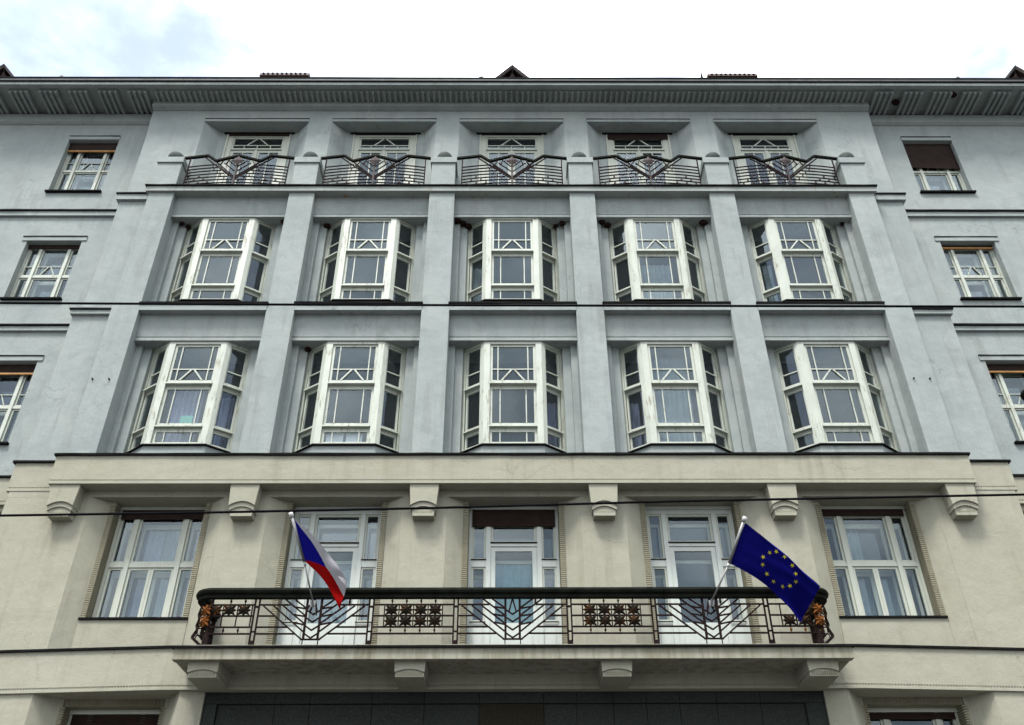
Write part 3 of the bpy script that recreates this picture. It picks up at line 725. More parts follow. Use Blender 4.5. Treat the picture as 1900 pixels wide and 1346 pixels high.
def ff_door_kit():
    K = Kit('balcony_door'); y = 16.70; f = MB(); T = lambda u, w, v: (u, w, v); hw = 0.885
    f.box(-hw, hw, y-0.03, y+0.1, 10.0, 10.065)
    for a, b in ((-hw, -hw+0.06), (hw-0.06, hw)): f.box(a, b, y, y+0.12, 6.66, 10.0)
    f.box(-hw+0.06, hw-0.06, y+0.001, y+0.12, 9.91, 10.0)
    for x in (-0.50, 0.50): f.box(x-0.045, x+0.045, y-0.012, y+0.1, 6.66, 9.91)
    f.box(-0.455, 0.455, y-0.01, y+0.1, 9.21, 9.285)
    for a, b in ((-hw+0.06, -0.545), (0.545, hw-0.06)): f.box(a, b, y+0.002, y+0.1, 8.79, 8.935)
    K.main(f, 'doorwhite')
    sash(K, T, -0.455, 0.455, 9.285, 9.91, y+0.02, 0.05, None, 'cleanwhite')
    K.sub('transom_ledge', MB().box(-0.46, 0.46, y-0.035, y-0.011, 9.275, 9.295), 'flash')
    sash(K, T, -0.455, 0.455, 6.70, 9.21, y+0.012, 0.095, 0.98, 'doorwhite')
    K.sub('door_panel', MB().box(-0.34, 0.34, y-0.002, y+0.011, 6.82, 7.45), 'doorwhite')
    K.sub('handle', MB().box(0.385, 0.415, y-0.03, y+0.011, 8.05, 8.30).bar((0.40, y-0.035, 8.19), (0.29, y-0.045, 8.19), 0.02), 'flash')
    for i, (a, b) in enumerate(((-hw+0.06, -0.545), (0.545, hw-0.06))):
        sash(K, T, a, b, 8.935, 9.91, y+0.02, 0.04, None, 'cleanwhite'); sash(K, T, a, b, 7.70, 8.79, y+0.02, 0.04, None, 'cleanwhite')
        K.sub('side_ledge', MB().box(a-0.01, b+0.01, y-0.02, y+0.001, 8.93, 8.945).box(a-0.01, b+0.01, y-0.02, y+0.001, 7.685, 7.70), 'flash')
        K.sub('side_panel', MB().box(a, b, y+0.02, y+0.06, 6.66, 7.70).box(a+0.05, b-0.05, y+0.008, y+0.02, 6.76, 7.6), 'doorwhite')
    g = MB(); yy = y+0.24
    for a, b, z0, z1 in ((-0.825, -0.545, 8.92, 9.80), (0.545, 0.825, 8.92, 9.80), (-0.825, -0.545, 7.7, 8.72), (0.545, 0.825, 7.7, 8.72), (-0.455, 0.455, 7.7, 9.02), (-0.455, 0.455, 9.27, 9.80)):
        g.box(a, a+0.05, yy, yy+0.04, z0, z1); g.box(b-0.05, b, yy, yy+0.04, z0, z1); g.box(a+0.05, b-0.05, yy, yy+0.039, z1-0.07, z1)
    K.sub('inner_casement', g, 'cleanwhite')
    K.sub('inner_pane', MB().box(-0.8, 0.8, yy+0.02, yy+0.023, 7.6, 9.78), 'glass_in')
    return K
KD = ff_door_kit()
for k in (-1, 0, 1): KD.place(B, (k*P, 0, 0))
shutter(0, 0.825, 16.66, 9.63, 9.995); shutter(-2*P, 0.825, 16.66, 9.80, 9.995); shutter(2*P, 0.825, 16.66, 9.85, 9.995)

# --- small iron anchors left in the outer pilasters
for px, py in ((172, 704), (203, 704.5), (1695, 703), (1725, 703.5)):
    c_ = YP; q = r2*((px-950)/1702.02) + u2*(-(py-673)/1702.02) + fw; q = q*(YP/q.y)
    part('wall_anchor', MB().tube([(q.x-0.1405, YP+0.01, q.z+1.6), (q.x-0.1405, YP-0.035, q.z+1.6)], 0.018, 8), 'flash')

# --- corbels under the fascia
def arch(w, zt, zb, rise, n=10):
    pts = [(-w[0], zt)] + [(-w[1] + 2*w[1]*i/n, zb + rise*(1-((i-n/2)/(n/2))**2)) for i in range(n+1)] + [(w[0], zt)]
    return pts
kc = Kit('corbel')
kc.main(MB().prism_xz(arch((0.285, 0.25), 10.202, 9.745, 0.09)[::-1], 15.965, 16.35), 'cream')
kc.sub('corbel_step', MB().prism_xz(arch((0.262, 0.235), 9.93, 9.655, 0.085)[::-1], 16.0, 16.35), 'cream')
mb = MB().prism_xz([(-0.245, 9.90), (-0.205, 9.545), (0.205, 9.545), (0.245, 9.90)], 16.03, 16.35)
kc.sub('corbel_foot', mb, 'cream')
tt = MB()
for i in range(9): tt.box(-0.17+i*0.04, -0.155+i*0.04, 16.024, 16.031, 9.615, 9.65)
kc.sub('tooth_strip', tt, 'ribs', 'stuff')
for i in range(6): kc.place(B, ((i-2.5)*P, 0, 0))

# --- belt course between ground floor and first floor; it falls back a little towards the ends
def belt_plan(off, x0, x1, yb_):
    def yv(x): a = abs(x); return 15.93+off+max(0, a-6.0)*0.075
    xs = sorted({x0, x1, *[v for v in (-6.0, 6.0) if x0 < v < x1]})
    return [(x, yv(x)) for x in xs] + [(x1, yb_), (x0, yb_)]
mb = MB()
mb.prism_xy(belt_plan(0, -13, 13, 17.2), 6.325, 6.955); mb.prism_xy(belt_plan(0, -13, 13, 17.2), 6.245, 6.295); mb.prism_xy(belt_plan(0.013, -12.99, 12.99, 17.2), 6.295, 6.325)
belt = part('belt_course', mb, 'cream')
link('flashing', MB().prism_xy(belt_plan(-0.04, -13, 13, 17.2), 6.955, 6.995).mesh('flashing', 'flash'), belt)
t_ = MB()
for i in range(490):
    x = -12.7+i*0.052; y = 15.93+max(0, abs(x)-6)*0.075
    t_.box(x, x+0.030, y+0.002, y+0.016, 6.293, 6.327)
link('tooth_strip', t_.mesh('tooth_strip', 'cream'), belt, (0, 0, 0), None, 'stuff')

# --- ground floor
for s in (-1, 1):
    def yv(x): return 15.97+max(0, abs(x)-6.0)*0.075
    for poly in ([(5.30, 16.05), (5.70, 15.98), (6.03, 16.45), (6.10, 16.47), (6.10, 17.2), (5.30, 17.2)],
                 [(8.27, yv(8.27)), (13.0, yv(13)), (13.0, 17.2), (7.86, 17.2), (7.86, 16.47), (7.93, 16.45)]):
        q = [(s*x, y) for x, y in poly]; part('ground_floor_wall', MB().prism_xy(q[::s], 0.0, 6.25), 'cream')
for s in (-1, 1):
    c = s*6.98
    o = part('ribbed_lintel', MB().box(c-0.95, c+0.95, 16.50, 17.2, 6.12, 6.248), 'ribs')
    t_ = MB()
    for i in range(46): t_.box(c-0.94+i*0.0412, c-0.94+i*0.0412+0.03, 16.485, 16.50, 6.125, 6.245)
    link('ribs', t_.mesh('ribs', 'ribs'), o, (0, 0, 0), None, 'stuff')
    for q in (-1, 1):
        r_ = MB(); X = sorted((c+q*0.83, c+q*0.93))
        for i in range(75): r_.box(X[0], X[1], 16.455, 16.72, 6.115-(i+1)*0.042, 6.115-(i+1)*0.042+0.03)
        part('ribbed_jamb', r_, 'ribs', None, None, 'stuff')
    K = Kit('window'); f = MB(); y = 16.72; T = lambda u, w, v: (u, w, v)
    f.box(-0.84, 0.84, y-0.03, y+0.1, 6.05, 6.12)
    for a, b in ((-0.84, -0.78), (0.78, 0.84)): f.box(a, b, y, y+0.1, 3.4, 6.05)
    for x in (-0.46, 0.46): f.box(x-0.045, x+0.045, y-0.012, y+0.1, 3.4, 6.05)
    K.main(f, 'cleanwhite')
    for a, b in ((-0.78, -0.505), (-0.415, 0.415), (0.505, 0.78)): sash(K, T, a, b, 3.4, 6.05, y+0.02, 0.045, None, 'cleanwhite')
    K.place(B, (c, 0, 0))
    part('apron', MB().box(c-0.95, c+0.95, 16.50, 17.1, 0.0, 3.4), 'cream')
shutter(-6.98, 0.775, 16.69, 4.2, 6.045); shutter(6.98, 0.775, 16.69, 5.93, 6.045)

# --- granite portal under the balcony
por = part('granite_portal', MB().box(-5.30, 5.30, 16.22, 17.2, 0.0, 6.244), 'granite')
slabs = [(-5.295, -4.10), (-4.10, -3.50), (-3.50, -2.44), (-2.44, -1.55), (-1.55, -0.61), (-0.61, 0.49), (0.49, 1.05), (1.05, 1.68), (1.68, 2.25), (2.25, 2.82), (2.82, 3.45), (3.45, 4.2), (4.2, 5.295)]
for a, b in slabs:
    br = (a == -0.61)
    link('stone_panel', MB().box(a+0.004, b-0.004, 16.09, 16.22, 6.055, 6.243).mesh('stone_panel', 'granite'), por)
    a2, b2 = max(a, -5.07), min(b, 4.96)
    for zt, zb_ in ((6.047, 4.9), (4.892, 3.6), (3.592, 2.2), (2.192, 0.05)):
        link('stone_panel', MB().box(a2+0.004, b2-0.004, (16.135 if not br else 16.11)+random.uniform(-.003, .003), 16.22, zb_, zt).mesh('stone_panel', 'granite2' if br else 'granite'), por)
for a, b in ((-5.295, -5.075), (4.965, 5.295)):
    for zt, zb_ in ((6.05, 4.6), (4.592, 3.0), (2.992, 1.5), (1.492, 0.05)):
        link('stone_panel', MB().box(a, b, 16.09, 16.22, zb_, zt).mesh('stone_panel', 'granite'), por)

# --- main balcony
bs = part('balcony_slab', MB().prism_yz([(15.05, 6.475), (15.05, 6.66), (16.3, 6.72), (16.3, 6.50), (15.20, 6.50), (15.20, 6.475)], -5.63, 5.58), 'slab', None, 'stained slab of the long balcony carrying two flags')
link('flashing', MB().prism_yz([(15.0, 6.655), (15.0, 6.69), (16.3, 6.735), (16.3, 6.70), (15.06, 6.66)], -5.67, 5.62).mesh('flashing', 'flash'), bs)
link('screed_edge', MB().box(-5.35, 5.3, 15.04, 15.12, 6.69, 6.712).mesh('screed_edge', 'slab'), bs)
kc2 = Kit('balcony_corbel')
kc2.main(MB().prism_xz(arch((0.26, 0.245), 6.50, 6.30, 0.05)[::-1], 15.17, 15.95), 'cream')
kc2.sub('corbel_foot', MB().prism_yz([(15.20, 6.36), (15.95, 6.36), (15.95, 6.228), (15.20, 6.228)], -0.235, 0.235), 'cream')
tt = MB()
for i in range(12): tt.box(-0.205+i*0.036, -0.19+i*0.036, 15.19, 15.2, 6.25, 6.31)
kc2.sub('tooth_strip', tt, 'ribs', 'stuff')
for x in (-5.13, -1.735, 1.675, 5.08): kc2.place(B, (x, 0, 0))

YR = 15.15
# swept handrail with rounded corners
def sweep(profile, x1, x2, yf, yw, r, mb):
    path = [(x1, yw)]
    n = 8
    for i in range(n+1):
        a = math.pi*i/(2*n); path.append((x1+r-r*math.cos(a), yf+r-r*math.sin(a)))
    for i in range(n+1):
        a = math.pi*i/(2*n); path.append((x2-r+r*math.sin(a), yf+r-r*math.cos(a)))
    path.append((x2, yw))
    base = len(mb.v); m = len(profile)
    for i, p in enumerate(path):
        a = Vector(path[max(0, i-1)]); b = Vector(path[min(len(path)-1, i+1)]); t = (b-a).normalized(); nn = Vector((t.y, -t.x))
        for o_, z in profile: mb.v.append((p[0]+nn.x*o_, p[1]+nn.y*o_, z))
    for i in range(len(path)-1):
        for j in range(m):
            q = base+i*m; mb.f.append((q+j, q+(j+1) % m, q+m+(j+1) % m, q+m+j))
XL, XR = -5.44, 5.38
rl = MB()
sweep([(0.09, 7.625), (0.105, 7.665), (0.09, 7.705), (0.05, 7.725), (-0.05, 7.725), (-0.09, 7.70), (-0.105, 7.66), (-0.09, 7.62), (-0.05, 7.60), (-0.05, 7.55), (0.055, 7.55), (0.055, 7.60)], XL, XR, YR, 16.25, 0.24, rl)
railing = part('balcony_railing', rl, 'rail', None, 'wrought iron balcony railing with rusted stars and chevrons', None)
def sub(name, mb, mat='iron'): return link(name, mb.mesh(name, mat), railing)
def zz(z): return 7.535-(z-205)*0.001466
R1, R2, R3, R4 = zz(272), zz(405), zz(537), zz(615)
posts = (-4.40, -2.45, -1.005, 0.925, 2.37, 4.30)
for x in posts:
    mb = MB()
    for dx in (-0.036, 0.036): mb.bar((x+dx, YR, 7.56), (x+dx, YR, 6.80), 0.026, 0.03)
    mb.bar((x-0.03, YR, R1-0.035), (x+0.03, YR, R1-0.035), 0.03, 0.03); mb.bar((x-0.03, YR, 6.97), (x+0.03, YR, 6.97), 0.022, 0.03)
    mb.box(x-0.045, x+0.045, YR-0.03, YR+0.03, 6.70, 6.81)
    sub('post', mb)
for x, s in ((XL+0.27, -1), (XR-0.27, 1)):
    mb = MB(); mb.box(x-0.02, x+0.02, YR-0.02, YR+0.02, 6.86, 7.56).box(x-0.05, x+0.05, YR-0.03, YR+0.03, 6.70, 6.90)
    mb.bar((x+s*0.02, YR+0.05, 6.70), (x+s*0.26, YR+0.08, 6.90), 0.045, 0.04); mb.bar((x+s*0.26, YR+0.08, 6.90), (x+s*0.2, YR+0.07, 7.02), 0.04, 0.04)
    sub('corner_post', mb)
secs = [(XL+0.25, posts[0], 'L'), (posts[0], posts[1], 'V'), (posts[1], posts[2], 'S'), (posts[2], posts[3], 'V'), (posts[3], posts[4], 'S'), (posts[4], posts[5], 'V'), (posts[5], XR-0.25, 'R')]
def hb(x0, x1, z): sub('bar', MB().bar((x0, YR, z), (x1, YR, z), 0.024, 0.028))
starmesh = {}
def star(x, z, mat='star', y=YR-0.02, rot=0.0):
    if mat not in starmesh:
        m_ = MB(); ring = []; vs_ = [(0, -0.045, 0)]
        for k_ in range(16):
            a = math.pi*2*(k_+0.0)/16
            r = 0.150 if k_ % 4 == 2 else (0.121 if k_ % 4 == 0 else 0.082)
            ring.append((math.sin(a)*r, 0.0 if k_ % 2 else -0.012, math.cos(a)*r*0.84))
        vs_ += ring + [(a_, 0.012, c_) for a_, b_, c_ in ring]
        m_.add(vs_, [(0, i+1, (i+1) % 16+1) for i in range(16)]+[(i+1, i+17, (i+1) % 16+17, (i+1) % 16+1) for i in range(16)]+[tuple(range(32, 16, -1))])
        starmesh[mat] = m_.mesh('star', mat)
    o = link('star', starmesh[mat], railing, (x, y, z)); o.rotation_euler = (0, 0, rot); return o
def finial(x, z0, z1, mat='iron'):
    zc = (z0+z1)/2; m_ = MB(); m_.bar((x, YR, z0), (x, YR, z1), 0.014)
    w = 0.02
    m_.add([(x, YR, zc+0.045), (x-w, YR-0.015, zc), (x+w, YR-0.015, zc), (x+w, YR+0.015, zc), (x-w, YR+0.015, zc), (x, YR, zc-0.045)],
           [(0, 1, 2), (0, 2, 3), (0, 3, 4), (0, 4, 1), (5, 2, 1), (5, 3, 2), (5, 4, 3), (5, 1, 4)])
    sub('finial', m_, mat)
ZU, ZL = (R1+R2)/2, (R2+R3)/2
for x0, x1, t in secs:
    a, b = x0+0.05, x1-0.05
    if t == 'S':
        for z in (R1, R2, R3, R4): hb(a, b, z)
        c = (x0+x1)/2
        for i in range(5): sub('bar', MB().bar((c+(i-2)*0.247, YR, R1), (c+(i-2)*0.247, YR, R3), 0.018, 0.02))
        for i in range(4):
            x = c+(i-1.5)*0.247; star(x, ZU); star(x, ZL); finial(x, R1+0.008, 7.555); finial(x, R4+0.008, R3-0.008, 'star')
    elif t == 'V':
        c = (x0+x1)/2; D = lambda z: (1715-z)*0.001444
        for s in (-1, 1):
            e0 = (x0+0.05) if s < 0 else (x1-0.05)
            for z, zx in ((R1, 1440), (R2, 1275), (R3, 1430), (R4, 1525)): hb(*sorted((e0, c+s*D(zx))), z)
            sub('upright', MB().bar((c+s*D(1630), YR, 7.56), (c+s*D(1632), YR, zz(680)), 0.038, 0.03))
            for (ax, az), (bx, bz) in (((1475, 205), (1620, 310)), ((1365, 205), (1620, 400)), ((1350, 285), (1620, 495)), ((1235, 285), (1620, 590)), ((1115, 285), (1610, 680)),
                                       ((1500, 300), (1620, 320)), ((1490, 390), (1620, 412)), ((1500, 485), (1620, 510)),
                                       ((1640, 340), (1717, 392)), ((1640, 430), (1717, 482)), ((1640, 525), (1717, 577)), ((1640, 615), (1717, 667)), ((1675, 350), (1713, 205))):
                sub('bar', MB().bar((c+s*D(ax), YR-0.004, zz(az)), (c+s*D(bx), YR-0.004, zz(bz)), 0.024, 0.024))
            sub('foot', MB().bar((c+s*D(1625), YR, zz(685)), (c+s*D(1625), YR, 6.70), 0.016))
        hb(c-D(1600), c+D(1600), zz(681))
    elif t == 'L':
        for z in (R1, R2, R3, R4): hb(x0-0.02, b, z)
        for i, x in enumerate((-4.845, -4.598, )):
            star(x-0.01+0.0, ZU); finial(x-0.01, R1+0.008, 7.555); finial(x-0.06, R4+0.008, R3-0.008)
        for x in (-4.965, -4.72, -4.475): sub('bar', MB().bar((x, YR, R1), (x, YR, R3), 0.018, 0.02))
        star(-5.25, ZU, 'starrust', YR-0.01, -0.5); star(-5.25, ZL, 'starrust', YR-0.01, -0.5); star(-5.09, ZU, 'star', YR-0.01)
    else:
        for z in (R1, R2, R3, R4): hb(a, x1+0.02, z)
        for x in (4.655, 4.90): star(x, ZL, 'star'); finial(x, R4+0.008, R3-0.008, 'starrust'); finial(x, R1+0.008, 7.555)
        star(4.90, ZU)
        for x in (4.53, 4.78, 5.02): sub('bar', MB().bar((x, YR, R1), (x, YR, R3), 0.018, 0.02))
        star(5.17, ZU, 'starrust', YR-0.02, 0.4); star(5.17, ZL, 'starrust', YR-0.02, 0.4); star(5.05, ZU, 'star')
for s, X in ((-1, XL), (1, XR)):       # side returns to the wall
    for z in (R1, R2, R3, R4):
        sub('bar', MB().tube([(X-s*0.26, YR, z), (X-s*0.075, YR+0.075, z), (X, YR+0.26, z), (X, 16.25, z)], 0.011, 6))
    for yy_ in (15.78, 16.06):
        sub('bar', MB().bar((X, yy_-0.13, R1), (X, yy_-0.13, R3), 0.018, 0.02))
        for z in (ZU, ZL): star(X+s*0.01, z, 'star', yy_, -s*math.pi/2*(-1))
    star(X-s*0.03, ZU, 'star', YR+0.20, s*math.pi/2.4); star(X-s*0.03, ZL, 'star', YR+0.20, s*math.pi/2.4)
    sub('corner_post', MB().box(X-0.03, X+0.03, 16.19, 16.25, 6.72, 7.6))

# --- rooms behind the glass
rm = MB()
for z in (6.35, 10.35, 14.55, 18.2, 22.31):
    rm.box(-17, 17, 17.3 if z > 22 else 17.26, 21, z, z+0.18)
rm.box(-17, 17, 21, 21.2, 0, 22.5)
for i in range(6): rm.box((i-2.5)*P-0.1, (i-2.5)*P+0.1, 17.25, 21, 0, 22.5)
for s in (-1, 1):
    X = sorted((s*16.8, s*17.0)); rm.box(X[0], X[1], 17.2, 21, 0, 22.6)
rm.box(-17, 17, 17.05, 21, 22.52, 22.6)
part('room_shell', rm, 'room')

# ------------------------------------------------------------------ curtains and papers behind the panes
def curtain(name, x0, x1, z0, z1, y, mat, label, cat='curtain', fold=0.03, per=0.12, ang=0.0, gather=0.0):
    n = max(8, int((x1-x0)/0.018)); vs_ = []; fs = []
    for j, z in enumerate((z0, (z0+z1)/2, z1)):
        for i in range(n+1):
            t = i/n; x = x0+(x1-x0)*t
            vs_.append((x+ (gather*(1-j/2)*(0.5-t)), y+fold*math.sin(2*math.pi*x/per+0.6*math.sin(x*9))+ang*t, z))
    for j in range(2):
        for i in range(n):
            a = j*(n+1)+i; fs.append((a, a+1, a+n+2, a+n+1))
    me = MB().add([(a-x0, b-y, c-z0) for a, b, c in vs_], fs).mesh(name, mat, True)
    o = link(name, me, None, (x0, y, z0)); thing(o, label, cat, 'curtains behind the windows' if cat == 'curtain' else None); return o
curtain('curtain', -7.42, -6.72, 11.36, 12.85, 16.62, 'lace', 'lace curtain with green paper before it, lowest bay window at far left')
curtain('curtain', -6.42, -6.02, 11.36, 12.85, 16.92, 'lace', 'lace strip in the right side pane of the lowest far left bay', ang=0.0)
curtain('curtain', -7.43, -7.02, 7.75, 9.82, 17.08, 'lace', 'patterned lace curtain in the cream floor window left of the balcony', fold=0.02)
curtain('curtain', -6.98, -6.60, 7.75, 9.82, 17.05, 'sheer', 'plain sheer curtain beside the lace one, window left of the balcony')
curtain('curtain', 6.60, 6.95, 7.75, 9.80, 17.05, 'sheer', 'sheer curtain half drawn in the window right of the balcony, left half')
curtain('curtain', 7.05, 7.42, 7.75, 8.75, 17.05, 'sheer', 'short sheer curtain low in the window right of the balcony, right half')
curtain('vertical_blind', -0.40, 0.40, 7.6, 8.98, 16.98, 'blind', 'turquoise vertical blind behind the glass of the middle balcony door', 'blind', 0.012, 0.16)
curtain('curtain', -3.92, -3.08, 7.6, 8.85, 17.0, 'sheer', 'pale curtain in the balcony door behind the tricolour flag', fold=0.02)
curtain('curtain', 3.12, 3.86, 15.3, 16.6, 16.72, 'sheer', 'pale curtain in the upper bay second from the right', fold=0.015)
curtain('curtain', 3.10, 3.90, 11.4, 13.8, 16.72, 'sheer', 'long white curtain in the lower bay second from the right', fold=0.015)
curtain('curtain', 6.12, 6.35, 15.4, 16.7, 16.85, 'sheer', 'narrow curtain in the left side pane of the upper far right bay')
curtain('curtain', 2.56, 2.78, 11.4, 12.7, 16.92, 'lace', 'lace curtain in the left side pane of the lower bay second from right')
curtain('curtain', -0.95, -0.74, 15.3, 16.6, 16.85, 'sheer', 'thin curtain in the left side pane of the upper middle bay', fold=0.015)
curtain('curtain', 0.70, 0.98, 11.4, 12.7, 16.9, 'lace', 'lace curtain in the right side pane of the lower middle bay')
curtain('paper_sheet', -3.92, -3.56, 11.38, 11.70, 16.50, 'paper', 'white paper sheet in the foot pane of lower second bay, left one', 'paper', 0.0)
curtain('paper_sheet', -3.50, -3.16, 11.38, 11.70, 16.50, 'paper', 'white paper sheet in the foot pane of lower second bay, right one', 'paper', 0.0)
curtain('paper_sheet', -7.06, -6.80, 11.87, 12.13, 16.50, 'mint', 'mint green paper square behind the pane of the lower left bay', 'paper', 0.0)

# ------------------------------------------------------------------ bird nests under the bay lintels
nests = [(-1.37, 16.44, 17.83, .095, 'under the upper middle bay lintel, outermost on the left'), (-1.24, 16.52, 17.82, .085, 'under the upper middle bay lintel, second from the left pilaster'),
         (-1.10, 16.60, 17.78, .09, 'at the left corner of the upper middle bay frame'), (1.10, 16.62, 17.80, .07, 'at the right corner of the upper middle bay frame'),
         (1.25, 16.50, 17.79, .08, 'on the right jamb of the upper middle bay'), (2.24, 16.47, 17.81, .075, 'on the left jamb of the upper bay second from right'),
         (2.38, 16.56, 17.79, .08, 'beside the left frame corner of the upper bay second from right'), (4.77, 16.48, 17.80, .095, 'on the right jamb of the upper bay second from right'),
         (-8.22, 16.52, 17.80, .055, 'small, on the left jamb of the upper far left bay'), (-8.08, 16.60, 17.77, .065, 'beside the left frame corner of the upper far left bay'),
         (-5.68, 16.46, 17.81, .07, 'on the right jamb of the upper far left bay'), (-4.62, 16.60, 17.79, .085, 'at the left frame corner of the upper second bay'),
         (-4.62, 16.60, 13.95, .07, 'at the left frame corner of the lower second bay'), (8.25, 16.52, 17.81, .05, 'small, on the right jamb of the upper far right bay')]
for x, y, z, r, lab in nests:
    m_ = MB().ball((0, 0, 0), r, 14, 9, (1.1, 0.9, 0.85), 0.13)
    o = link('bird_nest', m_.mesh('bird_nest', 'nest', True), None, (x, y, z)); thing(o, 'dark mud nest ' + lab, 'nest', 'mud nests under the bay lintels')
for x, y, z, lab in ((10.72, 16.45, 22.43, 'between the first two ribbed eave brackets on the right'), (12.22, 16.2, 22.43, 'beside the third and fourth eave bracket on the right')):
    o = link('bird_nest', MB().ball((0, 0, 0), .09, 14, 9, (1.1, 1, 0.8), 0.13).mesh('bird_nest', 'nest', True), None, (x, y, z)); thing(o, 'dark mud nest ' + lab, 'nest', 'mud nests under the bay lintels')

# ------------------------------------------------------------------ flags
def flag(name, base, tip, hb_, corners, label, cuts, seed):
    root = link(name, None, None, base); thing(root, label, 'flag')
    base, tip, hb_ = Vector(base), Vector(tip), Vector(hb_)
    def s_(n_, mb, mat, sm=True): return link(n_, mb.mesh(n_, mat, sm), root)
    s_('pole', MB().tube([base, hb_], 0.016, 10), 'alu'); s_('sleeve', MB().tube([hb_-(tip-hb_).normalized()*0.02, tip-(tip-hb_).normalized()*0.02], 0.027, 12), 'alu')
    s_('pole_cap', MB().tube([tip-(tip-hb_).normalized()*0.03, tip+(tip-hb_).normalized()*0.05], [0.042, 0.036], 12), 'plastic')
    s_('joint_collar', MB().tube([hb_-(tip-hb_).normalized()*0.06, hb_], 0.028, 10), 'plastic')
    b = MB().box(base.x-0.042, base.x+0.042, YR-0.05, YR-0.02, base.z-0.075, base.z+0.03).bar(base, base+Vector((0.0, 0.03, -0.05)), 0.04, 0.05)
    s_('bracket', b, 'alu', False)
    s_('bracket_strap', MB().bar(base+Vector((0.05, 0.04, -0.05)), base+Vector((0.09, 0.02, -0.24)), 0.02).bar(base+Vector((-0.05, 0.04, -0.05)), base+Vector((-0.10, 0.02, -0.24)), 0.02), 'iron', False)
    return root, s_
def surf_fn(ht, hb_, top, bot, wave):
    # ht/hb_: hoist top and bottom; top/bot: lists of points along the upper and lower edge of the cloth
    def cat(pts, t):
        n = len(pts)-1; x = min(max(t, 0), 1)*n; i = min(int(x), n-1); f = x-i
        p = [Vector(pts[max(0, i-1)]), Vector(pts[i]), Vector(pts[i+1]), Vector(pts[min(n, i+2)])]
        return 0.5*((2*p[1])+(p[2]-p[0])*f+(2*p[0]-5*p[1]+4*p[2]-p[3])*f*f+(3*p[1]-p[0]-3*p[2]+p[3])*f**3)
    def S(u, v):    # u along the fly, v from top (0) to bottom (1)
        a = cat(top, u); b = cat(bot, u); p = a.lerp(b, v)
        p.y += wave(u, v); return p
    return S
def at(px, py, Y):   # point of the depth plane Y seen in the photograph at px, py
    q = r2*((px-950)/1702.02) + u2*(-(py-673)/1702.02) + fw; q = q*(Y/q.y); return Vector((q.x-0.1405, Y, q.z+1.6))
def cloth_mesh(S, nu, nv, pick, mats):
    me = bpy.data.meshes.new('cloth'); vs_ = [tuple(S(i/nu, j/nv)) for j in range(nv+1) for i in range(nu+1)]; fs = []; mi = []
    for j in range(nv):
        for i in range(nu):
            a = j*(nu+1)+i; fs.append((a, a+1, a+nu+2, a+nu+1)); mi.append(pick((i+0.5)/nu, (j+0.5)/nv))
    me.from_pydata(vs_, [], fs)
    for m_ in mats: me.materials.append(M[m_])
    for p, k_ in zip(me.polygons, mi): p.material_index = k_; p.use_smooth = True
    return me
# tricolour with the blue wedge
tip, hbm, bse = at(540.5, 956, 14.25), at(565, 1043, 14.68), at(580, 1116, 15.06)
root, s_ = flag('tricolour_flag', bse, tip, hbm, None, 'white and red flag with blue wedge hanging from the left pole of the balcony', None, 1)
top = [at(546, 963, 14.27), at(577, 990, 14.22), at(605, 1022, 14.20), at(628, 1053, 14.24), at(643.5, 1078, 14.30)]
bot = [at(565.5, 1042, 14.68), at(588, 1062, 14.60), at(606, 1085, 14.52), at(620, 1110, 14.46), at(632, 1135, 14.44)]
S1 = surf_fn(None, None, top, bot, lambda u, v: 0.05*u*math.sin(7*v+5*u)+0.03*(0.2+u)*math.sin(14*u+5*v))
def bez(u): return 0.5
NU, NV = 132, 90
def pick1(u, v):
    # wedge reaches halfway along the fly
    if u < 0.5*(1-abs(2*v-1)) : return 2
    return 0 if v < 0.5 else 1
o = link('cloth', cloth_mesh(S1, NU, NV, pick1, ['fwhite', 'fred', 'fblue']), root)
cm = MB(); pts = [at(643.5, 1078, 14.28), at(641.5, 1087, 14.33), at(637, 1092, 14.30)]
# turned-over corner of the white stripe
A = [at(627, 1069, 14.17), at(636, 1072.5, 14.15), at(643, 1078, 14.2)]; C_ = [at(633.5, 1078, 14.12), at(641.5, 1086, 14.14), at(643, 1093, 14.24)]
cm.add(A+C_, [(0, 1, 4, 3), (1, 2, 5, 4)])
link('turned_corner', cm.mesh('turned_corner', 'fwhite', True), root)
# blue flag with ring of stars
tip, hbm, bse = at(1381, 964, 14.28), at(1353, 1046, 14.70), at(1320.5, 1115.6, 15.06)
root, s_ = flag('starred_flag', bse, tip, hbm, None, 'deep blue flag with ring of twelve yellow stars on the right pole', None, 2)
top = [at(1383, 970, 14.30), at(1429, 1004.5, 14.20), at(1465, 1036, 14.18), at(1494, 1066, 14.22), at(1518, 1094, 14.30)]
bot = [at(1353, 1045, 14.70), at(1393, 1068, 14.62), at(1431, 1092, 14.56), at(1460, 1122, 14.5), at(1487, 1153.5, 14.46)]
S2 = surf_fn(None, None, top, bot, lambda u, v: 0.08*u*math.sin(4*v+4.5*u+0.5)+0.035*(0.2+u)*math.sin(11*u-4*v)+0.02*math.sin(19*v+6*u)*u)
link('cloth', cloth_mesh(S2, 60, 40, lambda u, v: 0, ['eublue']), root)
hem = MB()
hv = [S2(i/40, 0)+Vector((0, 0.0, 0)) for i in range(6, 41)]; hv2 = [S2(i/40, 0.05*min(1, (i-5)/8))+Vector((0, -0.02, 0)) for i in range(6, 41)]
n = len(hv); hem.add(hv+hv2, [(i, i+1, n+i+1, n+i) for i in range(n-1)])
link('turned_hem', hem.mesh('turned_hem', 'fblue', True), root)
cen = [(795, 457), (835, 457), (878, 482), (915, 523), (935, 570), (932, 610), (905, 633), (865, 633), (822, 608), (785, 568), (765, 523), (768, 482)]
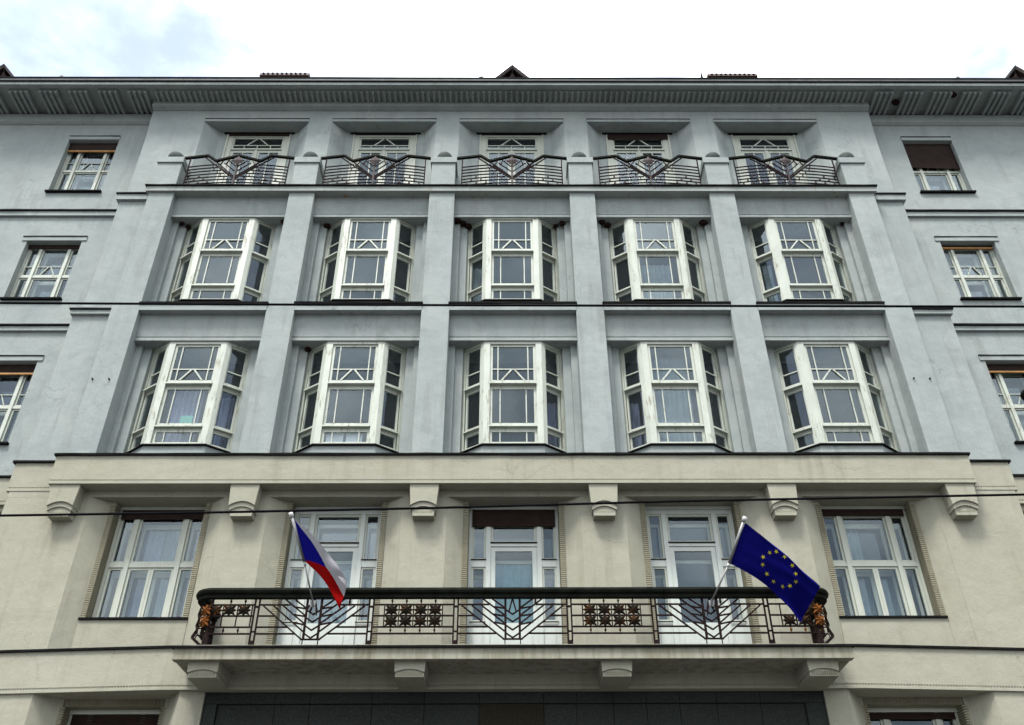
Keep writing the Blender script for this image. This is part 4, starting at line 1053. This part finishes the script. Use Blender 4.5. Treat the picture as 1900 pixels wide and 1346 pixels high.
for cx_, cz_ in cen:
    px, py = 1140+cx_/2.77, 860+cz_/2.77
    # nearest point of the cloth to that spot, then a five pointed star laid on both faces
    best = None; tgt = at(px, py, 14.4)-Vector((-0.1405, 0, 1.6)); tgt.normalize()
    for i in range(0, 61):
        for j in range(0, 41):
            p = S2(i/60, j/40)-Vector((-0.1405, 0, 1.6)); dd = (p.normalized()-tgt).length
            if best is None or dd < best[0]: best = (dd, i/60, j/40)
    _, u, v = best; c0 = S2(u, v); du = (S2(min(1, u+0.02), v)-S2(u-0.02, v)).normalized(); dv = (S2(u, v+0.02)-S2(u, v-0.02)).normalized()
    nrm_ = du.cross(dv).normalized(); nrm_ = -nrm_ if nrm_.y > 0 else nrm_
    dv = nrm_.cross(du).normalized()
    upv = (Vector((0, 0, 1))-nrm_*nrm_.z).normalized(); sdv = nrm_.cross(upv)
    sm = MB()
    for sg in (1, -1):
        ring = []
        for k_ in range(10):
            a = math.pi*2*k_/10+0.25; r = 0.043 if k_ % 2 == 0 else 0.0155
            ring.append(c0+nrm_*0.006*sg+upv*r*math.cos(a)+sdv*r*math.sin(a))
        sm.add([c0+nrm_*0.006*sg]+ring, [(0, i+1, (i+1) % 10+1) for i in range(10)])
    link('star', sm.mesh('star', 'fyellow'), root)

# ------------------------------------------------------------------ overhead wires in the street
def wire(pts, r, label):
    full = [at(*p) for p in pts]; a = full[0]+(full[0]-full[1])*14; b = full[-1]+(full[-1]-full[-2])*10
    o = link('overhead_wire', MB().tube([a-full[0]]+[p-full[0] for p in full]+[b-full[0]], r, 8).mesh('overhead_wire', 'wire', True), None, full[0]); thing(o, label, 'wire', 'wires strung across the street')
wire([(0, 562.5, 8.2), (475, 565.3, 8.2), (950, 567, 8.2), (1425, 568.3, 8.2), (1900, 569.2, 8.2)], 0.0145, 'upper black wire running level just under the upper bay sills')
wire([(0, 957, 7.6), (400, 951, 7.6), (800, 943, 7.6), (1250, 930.5, 7.6), (1900, 918, 7.6)], 0.0115, 'lower black wire rising to the right across the cream corbels')
c0 = at(1897, 733, 9.0)
# dark street lamp head that just enters the picture at the right
lampo = link('street_lamp', None, None, (6.6, 9.0, 0)); thing(lampo, 'dark rounded lamp head just showing at the right edge beside the lowest wing window', 'street lamp')
link('lamp_head', MB().ball((0, 0, 0), 0.16, 18, 10, (1.5, 1, 0.62)).mesh('lamp_head', 'flash', True), lampo, (c0.x+0.225, 9.0, c0.z+0.01))
link('pole', MB().tube([(0, 0, 0), (0, 0, 7.3), (-0.1, 0, 7.55), (-0.32, 0, 7.62)], [0.08, 0.06, 0.05, 0.045], 12).mesh('pole', 'flash', True), lampo, (6.9, 9.0, 0))
